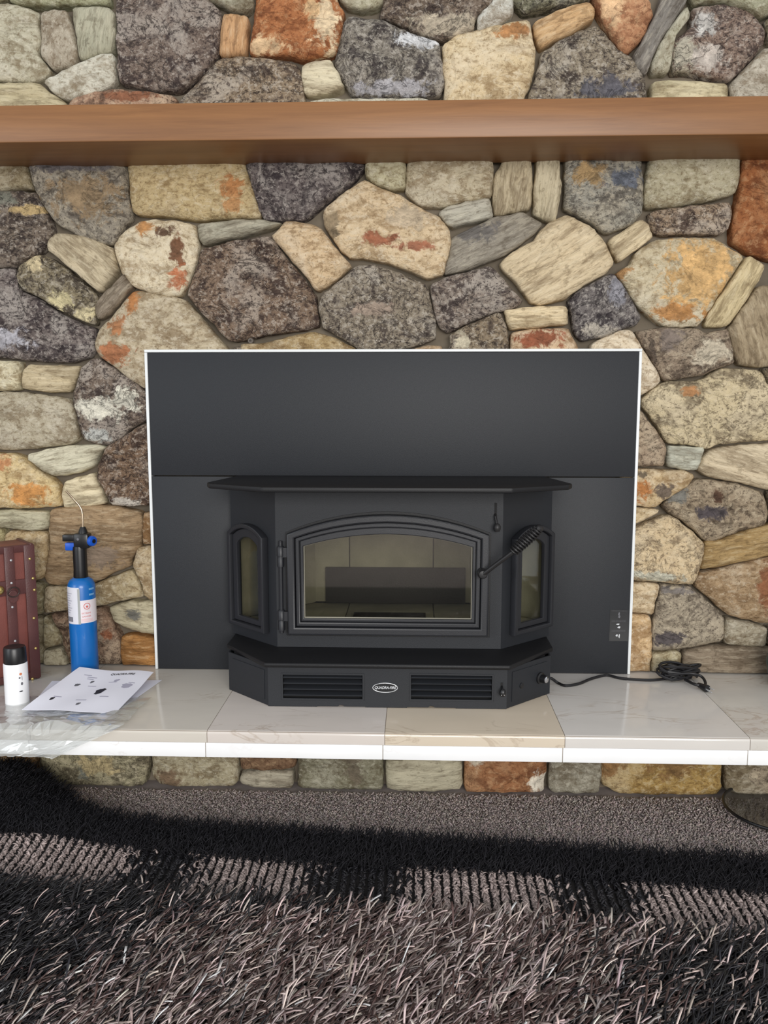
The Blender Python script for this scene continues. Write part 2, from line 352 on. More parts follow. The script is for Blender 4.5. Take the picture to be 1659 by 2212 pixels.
CROP = {'A': (0, 0, 2.765), 'B': (500, 0, 2.765), 'C': (1059, 0, 2.765), 'D': (0, 340, 2.765), 'E': (500, 340, 2.765), 'F': (1059, 340, 2.765), 'G': (0, 740, 4.608),
        'H': (0, 1060, 4.608), 'I': (1340, 700, 5.2), 'J': (1340, 1080, 5.2), 'K': (0, 1400, 3.318), 'L': (440, 1600, 2.765), 'M': (1000, 1600, 2.517)}
STONES = '''
A|-80,20 60,25 190,60 228,75 238,250 225,330 300,420 250,465 180,490 0,478 -80,470|c|178,172,150|0
A|245,70 400,62 430,150 468,330 440,385 320,415 240,330 248,240|c|166,156,138|70
A|435,45 640,38 675,80 685,200 680,300 480,360 470,290 440,130|w|160,157,136|80
A|30,-100 640,-100 645,20 400,30 130,35 60,10|c|152,152,122|0
A|-80,-100 20,-100 45,0 -80,10|c|150,145,120|0
A|255,480 480,385 600,330 680,325 690,490 600,545 410,595 340,570 285,520|c|194,190,174|0
A|-80,500 230,500 290,550 390,610 390,690 -80,690|w|182,170,138|-5
A|420,610 470,575 690,530 880,545 1050,575 1050,690 400,690|m|165,132,108|0|760,580,130,30,140,85,55
A|695,-100 1150,-100 1300,50 1320,80 1300,330 1240,400 1130,500 1060,540 900,530 720,490 700,400 700,300 690,100|g|112,102,98|0
A|1190,-100 1500,-100 1510,30 1460,75 1380,60 1290,10 1180,-10|c|150,145,125|0
A|1335,85 1470,90 1480,120 1465,325 1310,335 1320,200|w|185,145,105|84
B|145,-110 600,-110 640,30 675,70 650,200 625,310 540,340 430,355 350,330 110,325 120,200 140,60|r|170,102,55|0|570,150,70,150,205,180,140;180,280,120,45,200,165,120;480,60,40,60,200,160,110
B|-318,690 -318,600 -200,480 -75,350 70,340 200,350 350,365 400,400 430,520 445,690|g|134,122,108|0
B|418,380 595,355 630,440 670,520 620,550 440,565 425,470|w|205,194,165|-4
B|700,90 870,110 1050,190 1240,255 1260,400 1275,500 1235,570 1000,590 850,585 730,570 660,470 615,370 640,260 665,140|g|122,120,117|0|1130,240,110,50,200,200,200;960,530,220,45,165,162,165
B|460,600 640,590 840,600 1180,590 1200,690 450,690|c|190,185,165|0
B|610,-110 900,-110 905,20 840,55 700,45 640,-10|c|165,160,135|0
B|930,-110 1560,-110 1560,20 1460,100 1440,185 1250,240 1100,190 980,130 880,100 900,40|g|108,98,90|0|1280,160,190,60,180,165,140
B|1570,-110 1670,-110 1685,90 1600,140 1470,190 1470,100 1560,20|c|196,194,184|0
C|-280,270 -200,210 0,160 150,120 240,110 250,180 270,300 265,400 250,480 200,590 200,690 -280,690 -270,500 -285,380|c|202,182,146|0|150,190,100,45,175,115,60
C|125,-110 600,-110 590,0 450,30 210,75 160,40 130,0|g|112,114,100|0
C|260,130 450,50 590,15 625,60 620,110 500,190 380,240 300,285 270,200|w|192,158,116|20
C|610,-20 650,-60 900,-60 960,20 970,90 930,190 880,260 820,315 770,290 730,210 650,90|r|178,122,82|0|720,60,50,90,200,160,115
C|640,140 700,200 760,290 850,340 900,420 930,480 930,690 210,690 240,560 290,400 310,320 420,240 540,180|g|132,126,116|0|690,540,150,60,90,88,95
C|1050,-100 1180,-100 1170,20 1060,180 1000,280 960,370 940,430 920,440 870,380 850,330 900,260 960,140 1000,60|w|122,117,110|60
C|1170,40 1190,110 1090,240 1070,430 970,440 960,380 1000,280 1100,130|c|158,154,132|60
C|1210,50 1400,20 1560,60 1650,180 1640,260 1540,370 1430,480 1340,470 1200,430 1090,430 1080,260 1200,170|g|128,114,108|0|1150,350,70,80,180,172,150;1300,370,90,60,190,178,165;1270,170,60,60,185,180,172
C|1190,-110 1700,-110 1700,60 1620,110 1500,40 1400,10 1215,30|c|152,150,126|0
C|1440,500 1540,390 1640,280 1800,330 1800,690 1440,690|c|168,160,144|0
C|1730,-110 1800,-110 1800,300 1660,240 1660,180 1640,130 1720,60|g|135,130,112|0
C|970,490 1080,480 1300,490 1420,500 1430,690 950,690|w|192,180,146|0
D|-80,-10 150,-10 185,150 200,190 150,190 0,200 -80,200|c|142,130,104|0
D|-80,208 200,202 250,270 290,370 310,440 300,470 240,560 180,600 80,650 -80,650|g|112,104,98|0|170,320,110,25,190,160,105;50,250,60,50,120,120,105
D|165,-10 740,-10 760,200 780,350 720,430 670,520 600,510 500,480 350,400 300,340 200,180|m|146,138,124|0|520,240,180,120,138,114,82;400,60,240,30,105,98,98
D|755,-10 1450,-10 1490,130 1555,340 1540,365 1300,365 1170,370 1000,350 800,340 780,250|c|182,162,122|0|1390,190,70,70,175,112,58;1400,290,70,45,185,130,75
E|90,60 90,-10 780,-10 790,70 700,170 560,270 450,360 400,370 200,375 160,310 130,180|g|98,93,97|0
E|800,60 820,-10 1035,-10 1035,190 960,190 870,160 800,105|c|180,172,142|0
E|1045,90 1060,-10 1560,-10 1555,200 1550,240 1380,260 1250,295 1140,290 1060,230 1040,200|c|182,170,144|0
E|1235,330 1300,290 1540,240 1560,360 1420,390 1330,415 1290,400|w|170,166,152|12
E|795,130 880,180 1010,225 1100,290 1230,350 1300,430 1310,500 1290,600 1260,700 1170,725 1050,670 900,620 780,600 710,600 660,560 600,470 550,400 545,320 600,260 700,190|c|204,182,148|0|890,490,120,35,150,85,55;1100,530,110,30,160,95,65;600,400,40,100,140,120,90;1060,350,120,70,180,160,130
E|-200,400 -80,385 180,375 300,395 230,430 100,460 -50,495 -165,525 -195,480|w|165,160,142|8
E|325,380 440,390 530,420 590,500 640,570 715,640 640,720 520,800 490,780 440,700 340,590 240,470 290,420|c|200,175,140|0
D|720,450 830,385 900,370 1100,385 1165,410 1185,520 1175,620 1130,740 1080,825 990,825 800,775 730,700 690,600 680,520|c|208,194,166|0|980,445,60,35,95,65,45;1065,580,45,90,120,72,42;1065,720,50,65,175,98,58;870,420,60,40,185,125,65
D|290,490 330,450 440,460 560,490 670,540 700,670 600,810 480,710 370,620 280,550|w|188,174,146|-40
D|740,700 790,770 740,830 660,930 580,970 570,880 640,800 720,720|w|132,120,104|45
D|1210,550 1400,500 1612,465 1712,610 1812,720 1882,820 1892,900 1905,1010 1782,1035 1582,1060 1400,1100 1360,1090 1280,1000 1200,920 1120,820 1150,740 1190,620|g|118,103,92|0
E|745,650 850,640 1000,690 1170,760 1190,870 1225,1000 1220,1080 1120,1120 1000,1150 770,1150 680,1090 550,1020 520,900 540,820 650,740|g|130,124,115|0|850,910,130,50,150,130,112
E|60,1115 200,1110 480,1040 600,1070 740,1140 740,1200 60,1200|c|160,138,100|0
D|1400,1130 1510,1130 1510,1200 1400,1200|m|140,128,112|0
D|800,790 1100,845 1190,950 1280,1060 1400,1190 1400,1330 870,1380 790,1330 700,1260 600,1190 570,1130 590,1030 650,970 730,870|c|178,164,138|0|790,850,45,70,175,110,55;710,1000,50,50,165,105,60;700,1175,100,55,168,100,58
D|110,650 230,580 300,600 420,690 585,830 565,900 570,1000 480,970 330,900 250,840 130,790 95,720|g|122,116,100|0|215,625,45,45,205,185,140;380,855,70,45,205,190,140;510,950,55,45,215,198,150
D|-80,670 90,660 90,730 130,800 250,860 330,920 480,990 565,1020 560,1150 530,1190 420,1225 200,1215 0,1190 -80,1190|g|106,100,102|0|60,1090,110,60,175,172,178
F|65,45 80,-10 240,-10 250,110 240,310 120,330 20,350 15,200 30,110|w|176,162,134|84
F|275,60 275,-10 410,-10 420,200 405,290 390,380 330,380 260,330 262,200|w|180,168,140|84
F|450,50 450,-10 900,-10 915,80 915,200 905,340 840,400 700,455 580,370 440,300 450,200|m|152,148,136|0|590,110,130,60,165,132,84;790,130,110,55,92,98,110
F|950,40 960,-10 1490,-10 1485,130 1460,220 1300,260 1100,290 925,305 925,180|c|170,162,136|0
F|960,320 1200,290 1430,270 1445,330 1420,430 1370,460 1180,455 1050,465 985,450 950,390|g|146,132,118|0
F|1510,-10 1800,-10 1800,640 1659,610 1530,560 1445,500 1450,400 1480,250 1500,100|r|152,88,44|0
F|-235,480 -60,400 0,365 200,325 310,400 270,450 150,540 80,590 0,610 -100,660 -270,700 -265,640 -245,580|w|142,135,122|24|-90,450,130,60,100,95,90
F|350,390 460,340 620,420 690,510 740,630 700,690 560,760 440,850 300,880 240,860 190,790 120,710 55,640 140,560 260,500 300,440|w|200,182,150|30
F|710,500 900,365 940,400 975,475 870,550 770,625 735,560|w|205,188,155|36
F|940,520 1000,490 1200,480 1350,490 1520,590 1420,740 1330,880 1250,1005 1150,1010 1030,1005 930,930 850,840 800,760 745,700 840,640 870,570|c|188,175,146|0|1240,690,190,220,200,155,92;1110,930,150,50,178,120,60;770,700,60,40,175,125,70
F|1530,600 1560,590 1640,650 1600,740 1520,860 1430,1000 1400,1010 1290,1010 1300,940 1400,800|w|195,178,140|60
F|600,760 730,690 830,830 910,950 870,1000 800,1020 680,1070 550,1095 510,1050 490,970 470,860 520,800|g|106,104,108|50|640,1040,90,40,165,155,140;760,800,60,90,140,138,145
F|90,910 300,890 455,890 465,1000 330,1010 120,1030 100,970|w|215,196,160|0
F|125,1050 250,1025 460,1020 520,1130 530,1210 120,1210|c|190,160,125|0|290,1080,150,50,142,72,42
I|-333,240 -100,110 80,60 150,100 230,250 330,400 400,500 450,640 330,740 215,810 -300,810|c|208,192,166|0
E|1310,1060 1400,1010 1600,920 1640,1000 1655,1120 1655,1200 1270,1200 1310,1120|g|128,118,104|0|1370,1100,70,50,190,178,150
F|-355,760 -250,710 0,650 60,700 120,780 200,860 150,900 0,930 -130,990 -250,1045 -300,1010 -340,900|g|124,116,112|0
E|1080,1150 1180,1125 1260,1125 1260,1200 1000,1200|c|165,140,110|0
I|180,80 380,50 560,40 850,60 950,110 1100,70 1205,60 1245,200 1285,440 1100,495 920,570 760,595 500,640 440,540 350,400 230,200|m|138,122,104|10|1000,330,240,130,190,176,150;560,180,160,110,120,106,95;340,350,60,160,88,74,62
I|1240,40 1330,-100 1480,-330 1560,-420 1900,-450 1900,480 1500,480 1340,450 1290,350 1250,200|w|152,136,110|-74
I|240,850 300,800 450,680 560,640 830,650 950,620 1130,500 1350,510 1560,520 1610,580 1650,680 1900,700 1900,1290 1600,1310 1300,1330 1100,1350 1000,1390 870,1370 700,1350 540,1340 450,1180 350,1040 250,920|m|196,180,146|0|780,760,90,60,165,112,65
I|1620,500 1900,500 1900,680 1680,660 1650,620|g|120,112,96|0
I|215,960 290,1050 400,1200 480,1320 510,1420 490,1590 350,1590 190,1590 0,1590 0,960|m|156,136,114|0
I|535,1370 700,1370 945,1390 900,1520 860,1640 700,1635 530,1600 520,1480|w|186,186,170|-3
I|920,1510 1000,1420 1200,1380 1500,1360 1900,1330 1900,1890 1640,1860 1400,1790 1000,1720 870,1640 900,1570|w|192,176,148|-16
I|190,1630 500,1640 700,1640 800,1680 830,1710 740,1830 620,1900 470,1990 420,2060 300,2055 170,2040 0,2040 0,1630|c|188,164,126|0|250,1870,90,120,180,110,50;480,1880,110,70,100,85,72;230,1690,70,40,110,95,75
J|470,80 560,-50 700,-130 840,-220 1000,-230 1300,-180 1600,-80 1640,50 1659,150 1640,270 1400,340 1200,400 1050,460 950,450 820,330 700,230 580,160|m|146,130,108|0|1030,150,180,70,74,66,70;640,-40,120,100,110,108,100;1080,-50,60,70,92,62,44
J|1670,-90 1900,-60 1900,250 1690,250 1690,100|g|140,130,110|0
J|0,90 300,95 430,110 420,150 300,200 180,260 0,320|c|195,174,138|0
J|0,400 180,320 350,240 560,180 640,220 800,350 940,480 940,580 890,780 850,880 810,950 640,940 450,920 150,900 0,890|m|202,180,144|0|400,850,330,60,186,182,160
J|960,460 1150,440 1400,350 1640,290 1900,230 1900,600 1640,630 1300,710 1050,760 900,780 930,650|w|152,126,84|12
J|880,820 1050,790 1300,730 1640,650 1900,600 1900,1350 1600,1390 1400,1340 1230,1290 1100,1200 980,1080 850,980 850,900|c|152,128,98|0|1630,950,90,250,128,76,44
J|470,950 600,955 780,970 920,1080 1080,1230 1180,1340 1150,1590 1000,1620 850,1650 700,1680 360,1690 370,1500 380,1340 420,1150 460,980|m|150,138,120|0|540,1550,170,70,78,70,72;620,1010,150,50,112,104,98
J|0,920 440,950 420,1050 370,1290 250,1270 0,1260|c|198,178,146|0
J|0,1290 340,1310 355,1400 350,1700 330,1850 330,1960 0,1960|c|196,166,126|0
J|1200,1330 1400,1370 1600,1420 1640,1440 1610,1630 1400,1630 1170,1610 1180,1450|c|146,136,116|0
J|360,1720 640,1700 690,1740 670,1880 650,1960 340,1960|c|168,156,126|0
J|720,1700 1000,1650 1350,1640 1650,1640 1900,1650 1900,1990 700,1990|w|130,116,98|0
J|1670,1430 1900,1440 1900,1640 1640,1620|g|112,104,90|0
G|-150,180 190,185 195,300 190,470 -150,480|c|204,194,164|0
G|230,270 300,215 500,235 800,230 790,290 740,380 690,490 500,490 210,455 215,350|w|188,172,140|0
G|820,240 950,150 1010,190 1150,270 1300,370 1430,480 1500,520 1500,760 1430,780 1300,850 1200,960 1080,1020 960,1010 840,970 800,900 770,760 730,620 735,480 790,330|g|112,102,96|0|1000,650,260,110,208,202,182;1250,560,130,110,208,202,182;980,920,140,60,178,178,170
G|-150,510 100,490 400,520 690,560 720,640 760,800 785,960 700,1010 480,1035 300,1060 100,1070 -150,1050|c|170,160,138|0
G|285,1110 480,1060 700,1030 950,1020 1030,1045 970,1110 920,1240 750,1300 560,1330 450,1290 370,1220 290,1160|w|198,192,168|10
G|-150,1100 100,1110 250,1150 350,1260 500,1350 580,1450 600,1640 -150,1650|c|205,182,136|0|270,1500,200,110,205,135,62;60,1200,90,70,190,125,75
G|650,1380 930,1300 970,1400 1000,1450 1055,1600 880,1640 630,1650 615,1500|w|208,194,162|4
G|1060,1040 1230,950 1350,850 1500,790 1500,1620 1200,1620 1100,1610 1040,1480 970,1340 975,1220 1020,1120|g|112,94,80|0|1260,1590,140,50,190,180,165
H|-150,200 180,195 490,210 480,380 330,400 200,380 0,360 -150,350|w|168,162,136|0
H|510,190 620,180 780,150 1000,140 1090,150 1400,220 1410,330 1400,500 1380,560 1300,680 1290,750 1100,830 950,910 890,930 700,940 470,930 440,850 470,700 500,480 480,400|w|152,128,98|0|1000,650,250,120,128,108,88
H|1430,220 1500,220 1600,240 1600,540 1420,530 1425,300|c|146,114,78|0
H|50,400 460,410 470,650 430,870 300,900 50,900|c|172,150,114|0
H|-150,380 40,390 45,900 -150,900|c|172,162,122|0
H|1370,570 1500,560 1600,570 1600,1090 1500,1090 1450,1050 1400,900 1320,730|c|168,148,116|0
H|900,950 1300,790 1360,860 1440,1050 1200,1090 1000,1150 870,1150|c|168,152,120|0
H|440,960 640,955 860,950 860,1150 680,1180 440,1220|c|152,136,106|0
H|1085,1170 1200,1120 1300,1100 1530,1110 1600,1110 1600,1430 1400,1410 1250,1360 1140,1300|w|172,162,134|-8|1330,1220,80,50,95,92,84
H|500,1230 700,1190 1000,1170 1060,1190 1120,1320 1190,1480 1190,1740 980,1740 700,1740 640,1560 620,1440|m|134,108,88|0|1080,1430,60,60,130,72,42
H|440,1250 480,1260 600,1420 610,1520 450,1560|c|146,136,108|0
H|450,1590 600,1570 690,1740 440,1760|c|146,136,108|0
H|1215,1450 1350,1440 1530,1480 1600,1490 1600,1760 1230,1740 1200,1600|w|170,122,70|-3
H|-150,915 420,925 420,1240 -150,1240|c|150,140,110|0
H|-150,1260 425,1260 430,1760 -150,1760|c|140,130,105|0
'''
RISER = '''
K|-150,640 200,640 240,800 220,990 180,1040 -150,1040|c|132,102,66|0
K|270,640 1060,640 1060,860 1030,990 900,1000 500,990 380,980 290,850|m|156,148,120|0|610,870,60,50,110,112,100;700,820,140,80,170,150,105
L|-300,20 205,20 205,240 180,270 60,280 -150,270 -260,255 -310,210|c|160,150,124|0|-230,220,70,50,115,90,65
L|215,20 550,20 545,160 400,175 225,165|r|116,84,58|0
L|230,190 530,175 535,260 520,285 300,280 215,250|w|156,148,130|-3
L|565,20 1070,20 1065,290 900,305 700,290 560,285|c|124,120,100|0|900,160,60,80,100,88,70
L|1095,20 1540,20 1545,280 1400,300 1150,300 1090,280|w|162,155,132|6
M|10,10 460,10 450,200 440,280 100,275 10,270|r|152,98,58|0|410,220,60,60,205,195,175;60,80,50,60,190,175,150
M|480,10 745,10 750,200 730,280 470,285|c|136,130,114|0
M|760,10 1410,10 1400,290 1200,295 850,290 755,240|c|158,130,78|0|800,120,60,90,132,92,48;1150,130,120,60,128,92,48
M|1425,10 1800,10 1800,310 1500,300 1425,260|c|118,106,84|0
'''
def stone(pts, kind, col, ang, blobs, parent, yf, zmin, zmax=9, xclip=None):
    """pts: (x,z) outline on the wall plane; rounded, roughened and pillowed into a real stone"""
    area2 = 0
    for i in range(len(pts)):
        a, b = pts[i], pts[(i+1) % len(pts)]; area2 += a[0]*b[1]-b[0]*a[1]
    if area2 < 0: pts = pts[::-1]
    q = []
    n = len(pts)
    for i in range(n):                                   # cut the corners a little
        a, b = Vector(pts[i]), Vector(pts[(i+1) % n]); q += [a.lerp(b, .09), a.lerp(b, .91)]
    pts = q; n = len(pts)
    per = sum((Vector(pts[(i+1) % n])-Vector(pts[i])).length for i in range(n)); N = max(36, min(110, int(per/.0085)))
    out = []; acc = 0; step = per/N; i = 0; cur = Vector(pts[0]); rem = 0
    d = 0
    seg = [(Vector(pts[i]), Vector(pts[(i+1) % n])) for i in range(n)]
    lens = [(b-a).length for a, b in seg]; cum = np.cumsum([0]+lens)
    for k in range(N):
        s = k*step; j = int(np.searchsorted(cum, s, side='right')-1); j = min(j, n-1)
        a, b = seg[j]; out.append(a.lerp(b, (s-cum[j])/max(lens[j], 1e-9)))
    c = Vector((sum(p.x for p in out)/N, sum(p.y for p in out)/N))
    sd = Vector((rnd.uniform(0, 50), rnd.uniform(0, 50), rnd.uniform(0, 50)))
    size = math.sqrt(abs(area2)/2)
    P = []
    for p in out:
        dd = (p-c).normalized(); f = noise.fractal(Vector((p.x*38, p.y*38, 0))+sd, .8, 2.2, 4)
        P.append(p + dd*(f*.0030+.0020))
    rough = {'g': .0105, 'c': .0068, 'w': .0065, 'r': .008, 'm': .0085}[kind]
    hgt = rnd.uniform(.006, .015)*min(1, size/.12+.35)
    tilt = (rnd.uniform(-.05, .05), rnd.uniform(-.05, .05))
    rings = [(1.0, None), (1.003, .016), (1.0, .0020), (.990, -.0030), (.968, -.0056), (.90, -.0078), (.76, -.009), (.58, -.0098), (.38, -.010), (.18, -.010)]
    ca, sa = math.cos(math.radians(ang)), math.sin(math.radians(ang))
    bm = bmesh.new(); R = []
    for t, dy in rings:
        ring = []
        for p in P:
            v = c + (p-c)*t
            z = min(max(v.y, zmin), zmax)
            if dy is None: y = .034
            else:
                pr = max(0, 1-t**9)
                f = noise.fractal(Vector((v.x*22, v.y*22, 3))+sd, .75, 2.1, 5)
                if kind == 'w':
                    u, w_ = v.x*ca+v.y*sa, -v.x*sa+v.y*ca
                    f = noise.fractal(Vector((u*7, w_*75, 3))+sd, .8, 2.1, 4)*.9
                f2 = noise.noise(Vector((v.x*9, v.y*9, 0))+sd)
                y = dy - hgt*pr - (rough*f + .005*f2)*min(1, (1.02-t)*9+.25) + (v.x-c.x)*tilt[0] + (v.y-c.y)*tilt[1]
                y = min(y, .024)
            ring.append(bm.verts.new((v.x, yf+y, z)))
        R.append(ring)
    for a, b in zip(R, R[1:]):
        for k in range(N): bm.faces.new((a[k], a[(k+1) % N], b[(k+1) % N], b[k]))
    cy = sum(v.co.y for v in R[-1])/N
    cv = bm.verts.new((c.x, cy, c.y))
    for k in range(N): bm.faces.new((R[-1][k], R[-1][(k+1) % N], cv))
    bmesh.ops.recalc_face_normals(bm, faces=bm.faces)
    me = bpy.data.meshes.new('stone'); bm.to_mesh(me); bm.free()
    zs = [v.co.z for v in me.vertices]; xs = [v.co.x for v in me.vertices]
    ox, oz = (min(xs)+max(xs))/2, (min(zs)+max(zs))/2
    bl = [(bx-ox, bz-oz, rx, rz, bc) for bx, bz, rx, rz, bc in blobs]
    m = stone_mat(kind, col, ang, bl, tuple(sd))
    o = link('stone', me, m, parent, False)
    me.polygons.foreach_set('use_smooth', [True]*len(me.polygons))
    return o
def parse(txt, parent, yf, zmin, zmax=9):
    for ln in txt.strip().splitlines():
        f = ln.split('|'); ox, oy, s = CROP[f[0]]
        W = lambda x, y: aty(ox+x/s, oy+y/s, yf-.006)
        pts = []
        for t in f[1].split():
            x, y = map(float, t.split(',')); p = W(x, y); pts.append((p.x, p.z))
        bl = []
        if len(f) > 5:
            for b in f[5].split(';'):
                x, y, rx, ry, r, g, bb = map(float, b.split(',')); p = W(x, y); k = (p-CAM).length/FPX/s
                bl.append((p.x, p.z, rx*k, ry*k, (r, g, bb)))
        stone(pts, f[2], tuple(map(float, f[3].split(','))), float(f[4]), bl, parent, yf, zmin, zmax)
parse(STONES, wall, 0.0, HZ+.004)  # dark diagonal blob right of the surround paints a shaded band into one stone
parse(RISER, riser, -.232, .004, .176)
PAL = [('c', (190, 175, 145)), ('g', (120, 112, 105)), ('w', (175, 162, 135)), ('c', (170, 155, 128)), ('r', (165, 110, 70)), ('m', (150, 136, 115)), ('c', (205, 190, 160))]
def filler(x0, x1, z0, z1, parent, yf, lo=.09, hi=.17):
    z = z0
    while z < z1-.03:
        h = min(rnd.uniform(lo, hi), z1-z); x = x0
        while x < x1-.03:
            wd = min(rnd.uniform(.10, .24), x1-x)
            if x1-(x+wd) < .06: wd = x1-x
            g = .006; j = lambda: rnd.uniform(-.006, .004)
            L, Rr, B, T = x+g, x+wd-g, z+g, z+h-g
            pts = [(L+.2*wd, B), (Rr-.25*wd, B-j()*.5), (Rr, B+.3*h), (Rr+j(), T-.3*h), (Rr-.2*wd, T), (L+.25*wd, T+j()), (L, T-.25*h), (L-j()*.3, B+.25*h)]
            k, c = rnd.choice(PAL); stone(pts, k, c, rnd.choice((0, 0, 20, -25)), [], parent, yf, max(z0, .004))
            x += wd
        z += h
filler(-1.75, -1.13, HZ+.004, 2.2, wall, 0.0)
filler(.965, 1.6, HZ+.004, 2.2, wall, 0.0)
filler(-1.75, -1.0, .004, .176, riser, -.232, .08, .1)
filler(.80, 1.6, .004, .176, riser, -.232, .08, .1)

# floor
bm = bmesh.new(); add_box(bm, -6, 6, -8.5, -.20, -.03, 0.0)
floor = tag(bm_obj('floor', bm, plain('carpet_ground', (140, 130, 126), .95, var=.15, bscale=300, bump=.6)), kind='structure')
wall.data.materials[0] = M_mortar

# ------------------------------------------------------------------ mantel
man = box('mantel_shelf', -1.75, 1.6, -.22, -.004, 1.565, 1.6485, M_wood, None, .004)
tag(man, 'long reddish brown wooden mantel beam across the stone wall', 'mantel')

# ------------------------------------------------------------------ hearth
hearth = empty('hearth', (-.065, -.2, HZ-.06), 'raised hearth slab faced with white veined marble tiles', 'hearth')
box('slab_core', -1.74, 1.59, -.4680, -.0, HZ-.060, HZ-.0012, plain('grout', (150, 138, 124), .9, bump=.3), hearth)
xs = [-1.6545, -1.2565, -.8585, -.4595, -.0645, .3300, .7295, 1.1290, 1.5280]
tops = [(188, 182, 172), (190, 184, 176), (192, 186, 178), (196, 188, 178), (190, 190, 188), (204, 184, 150), (202, 200, 196), (194, 188, 178)]
tops = [(204, 198, 188), (204, 198, 190), (210, 203, 192), (214, 205, 197), (214, 200, 180), (214, 209, 203), (206, 201, 193), (204, 198, 188)]
for i in range(len(xs)-1):
    g = .0007
    bm = bmesh.new(); add_box(bm, xs[i]+g, xs[i+1]-g, -.470, .005, HZ-.0268, HZ)
    bm.edges.ensure_lookup_table()
    nose = [e for e in bm.edges if all(abs(v.co.y+.470) < 1e-5 and abs(v.co.z-HZ) < 1e-5 for v in e.verts)]
    bmesh.ops.bevel(bm, geom=nose, offset=.007, segments=4, affect='EDGES', profile=.5)
    bm_obj('top_tile', bm, marble('marble_top', tops[i], (160, 140, 120), i+2.3, .10, .45), hearth, smooth=True)
    bm = bmesh.new(); add_box(bm, xs[i]+g-.004, xs[i+1]-g-.004, -.4705, -.456, HZ-.0605, HZ-.0275)
    bm_obj('edge_tile', bm, marble('marble_edge', (250, 250, 250), (212, 202, 198), i*1.9+8, .15, .45), hearth, bev=.0010)

# ------------------------------------------------------------------ wood stove insert
cx = -.065; SY = -.030
stove = empty('wood_stove_insert', (cx, -.03, HZ), 'black bay-front wood stove insert with arched glass door and wide surround panels', 'stove')
PX0, PX1, PT = -.7065, .5770, 1.1005
def panel(x0, x1, z0, z1): return box('surround_panel', x0, x1, -.034, -.030, z0, z1, M_black, stove, .0012)
panel(PX0+.0075, PX1-.0075, .7722, PT-.0075)
panel(PX0+.0075, cx-.40, HZ+.001, .7698)
panel(cx+.40, PX1-.0075, HZ+.001, .7698)
box('surround_panel', cx-.40, cx+.40, -.034, -.030, .742, .7698, M_black, stove, .001)
tr = box('edge_trim', PX0, PX1, -.037, -.004, PT-.0070, PT, M_trim, stove, .001)
box('edge_trim', PX0, PX0+.0070, -.037, -.004, HZ+.001, PT-.0075, M_trim, stove, .001)
box('edge_trim', PX1-.0070, PX1, -.037, -.004, HZ+.001, PT-.0075, M_trim, stove, .001)
# body
LZ = .3525; BT = .760
FY = -.188; fh_ = .281
ledge = prism('ledge_plate', [(cx-.414, -.04), (cx-.414, -.166), (cx-.290, -.322), (cx+.290, -.322), (cx+.414, -.166), (cx+.414, -.04)], LZ-.012, LZ, M_ledge, stove, .004)
Mf = frame2d((cx, FY+.006, 0), (1, 0, 0))
DH, D0, D1, DA = .248, .3905, .6435, .6925          # door outline
GH, G0, G1, GA = .2085, .4300, .6120, .6430         # glass outline
shape2d('front_plate', [rect(-fh_, fh_, LZ, BT), arch(GH+.016, G0-.016, G1+.010, GA+.016)], .006, .0008, Mf, M_black, stove)
# angled sides
def side(sgn):
    A = Vector((cx+sgn*fh_, FY, 0)); B = Vector((cx+sgn*.420, -.060, 0)); L = (B-A).length
    u = (B-A).normalized() if sgn > 0 else (A-B).normalized()
    mid = (A+B)/2; n = u.cross(Vector((0, 0, 1)))
    M = frame2d(mid - n*.006, u)
    hw = .075; z0, z1, za = .384, .629, .657
    gh, g0, g1, ga = .043, .411, .602, .622; so = .011*sgn
    shape2d('side_plate', [rect(-L/2, L/2, LZ, BT), shift(arch(gh+.010, g0-.010, g1+.006, ga+.010), so)], .006, .0008, M, M_black, stove)
    M2 = frame2d(mid, u)
    f = shape2d('window_frame', [shift(arch(hw, z0, z1, za), so), shift(arch(hw-.012, z0+.012, z1-.006, za-.012), so)], .020, .003, M2, M_cast, stove)
    shape2d('inner_frame', [shift(arch(hw-.013, z0+.013, z1-.007, za-.013), so), shift(arch(gh, g0, g1, ga), so)], .011, .002, M2, M_cast, f)
    M3 = frame2d(mid - n*.002, u)
    shape2d('pane', [shift(arch(gh+.004, g0-.004, g1+.004, ga+.004), so)], .003, 0, M3, M_glass, f)
    # back run to the surround
    x = cx+sgn*.420
    box('return_plate', min(x, x-sgn*.004), max(x, x-sgn*.004), -.060, -.034, LZ, BT, M_black, stove)
for s_ in (-1, 1): side(s_)
# door
Md = frame2d((cx-.002, FY-.001, 0), (1, 0, 0))
door = shape2d('door', [arch(DH, D0, D1, DA), arch(DH-.019, D0+.019, D1-.010, DA-.019)], .024, .004, Md, M_cast, stove)
shape2d('door_step', [arch(DH-.020, D0+.020, D1-.011, DA-.020), arch(DH-.031, D0+.031, D1-.018, DA-.032)], .017, .003, Md, M_cast, door)
shape2d('glass_retainer', [arch(DH-.0315, D0+.0315, D1-.0185, DA-.0325), arch(GH, G0, G1, GA)], .011, .002, Md, M_cast, door)
shape2d('gasket', [arch(GH+.0003, G0-.0003, G1, GA), arch(GH-.0022, G0+.0022, G1-.001, GA-.001)], .005, .0008, Md, M_gasket, door)
shape2d('door_glass', [arch(GH+.006, G0-.006, G1+.004, GA+.006)], .004, 0, frame2d((cx-.002, FY+.002, 0), (1, 0, 0)), M_glass, door)
shape2d('door_seat', [arch(DH+.006, D0-.008, D1+.002, DA+.006), arch(DH-.004, D0+.004, D1-.004, DA-.004)], .002, .0006, frame2d((cx-.002, FY, 0), (1, 0, 0)), M_ledge, stove)
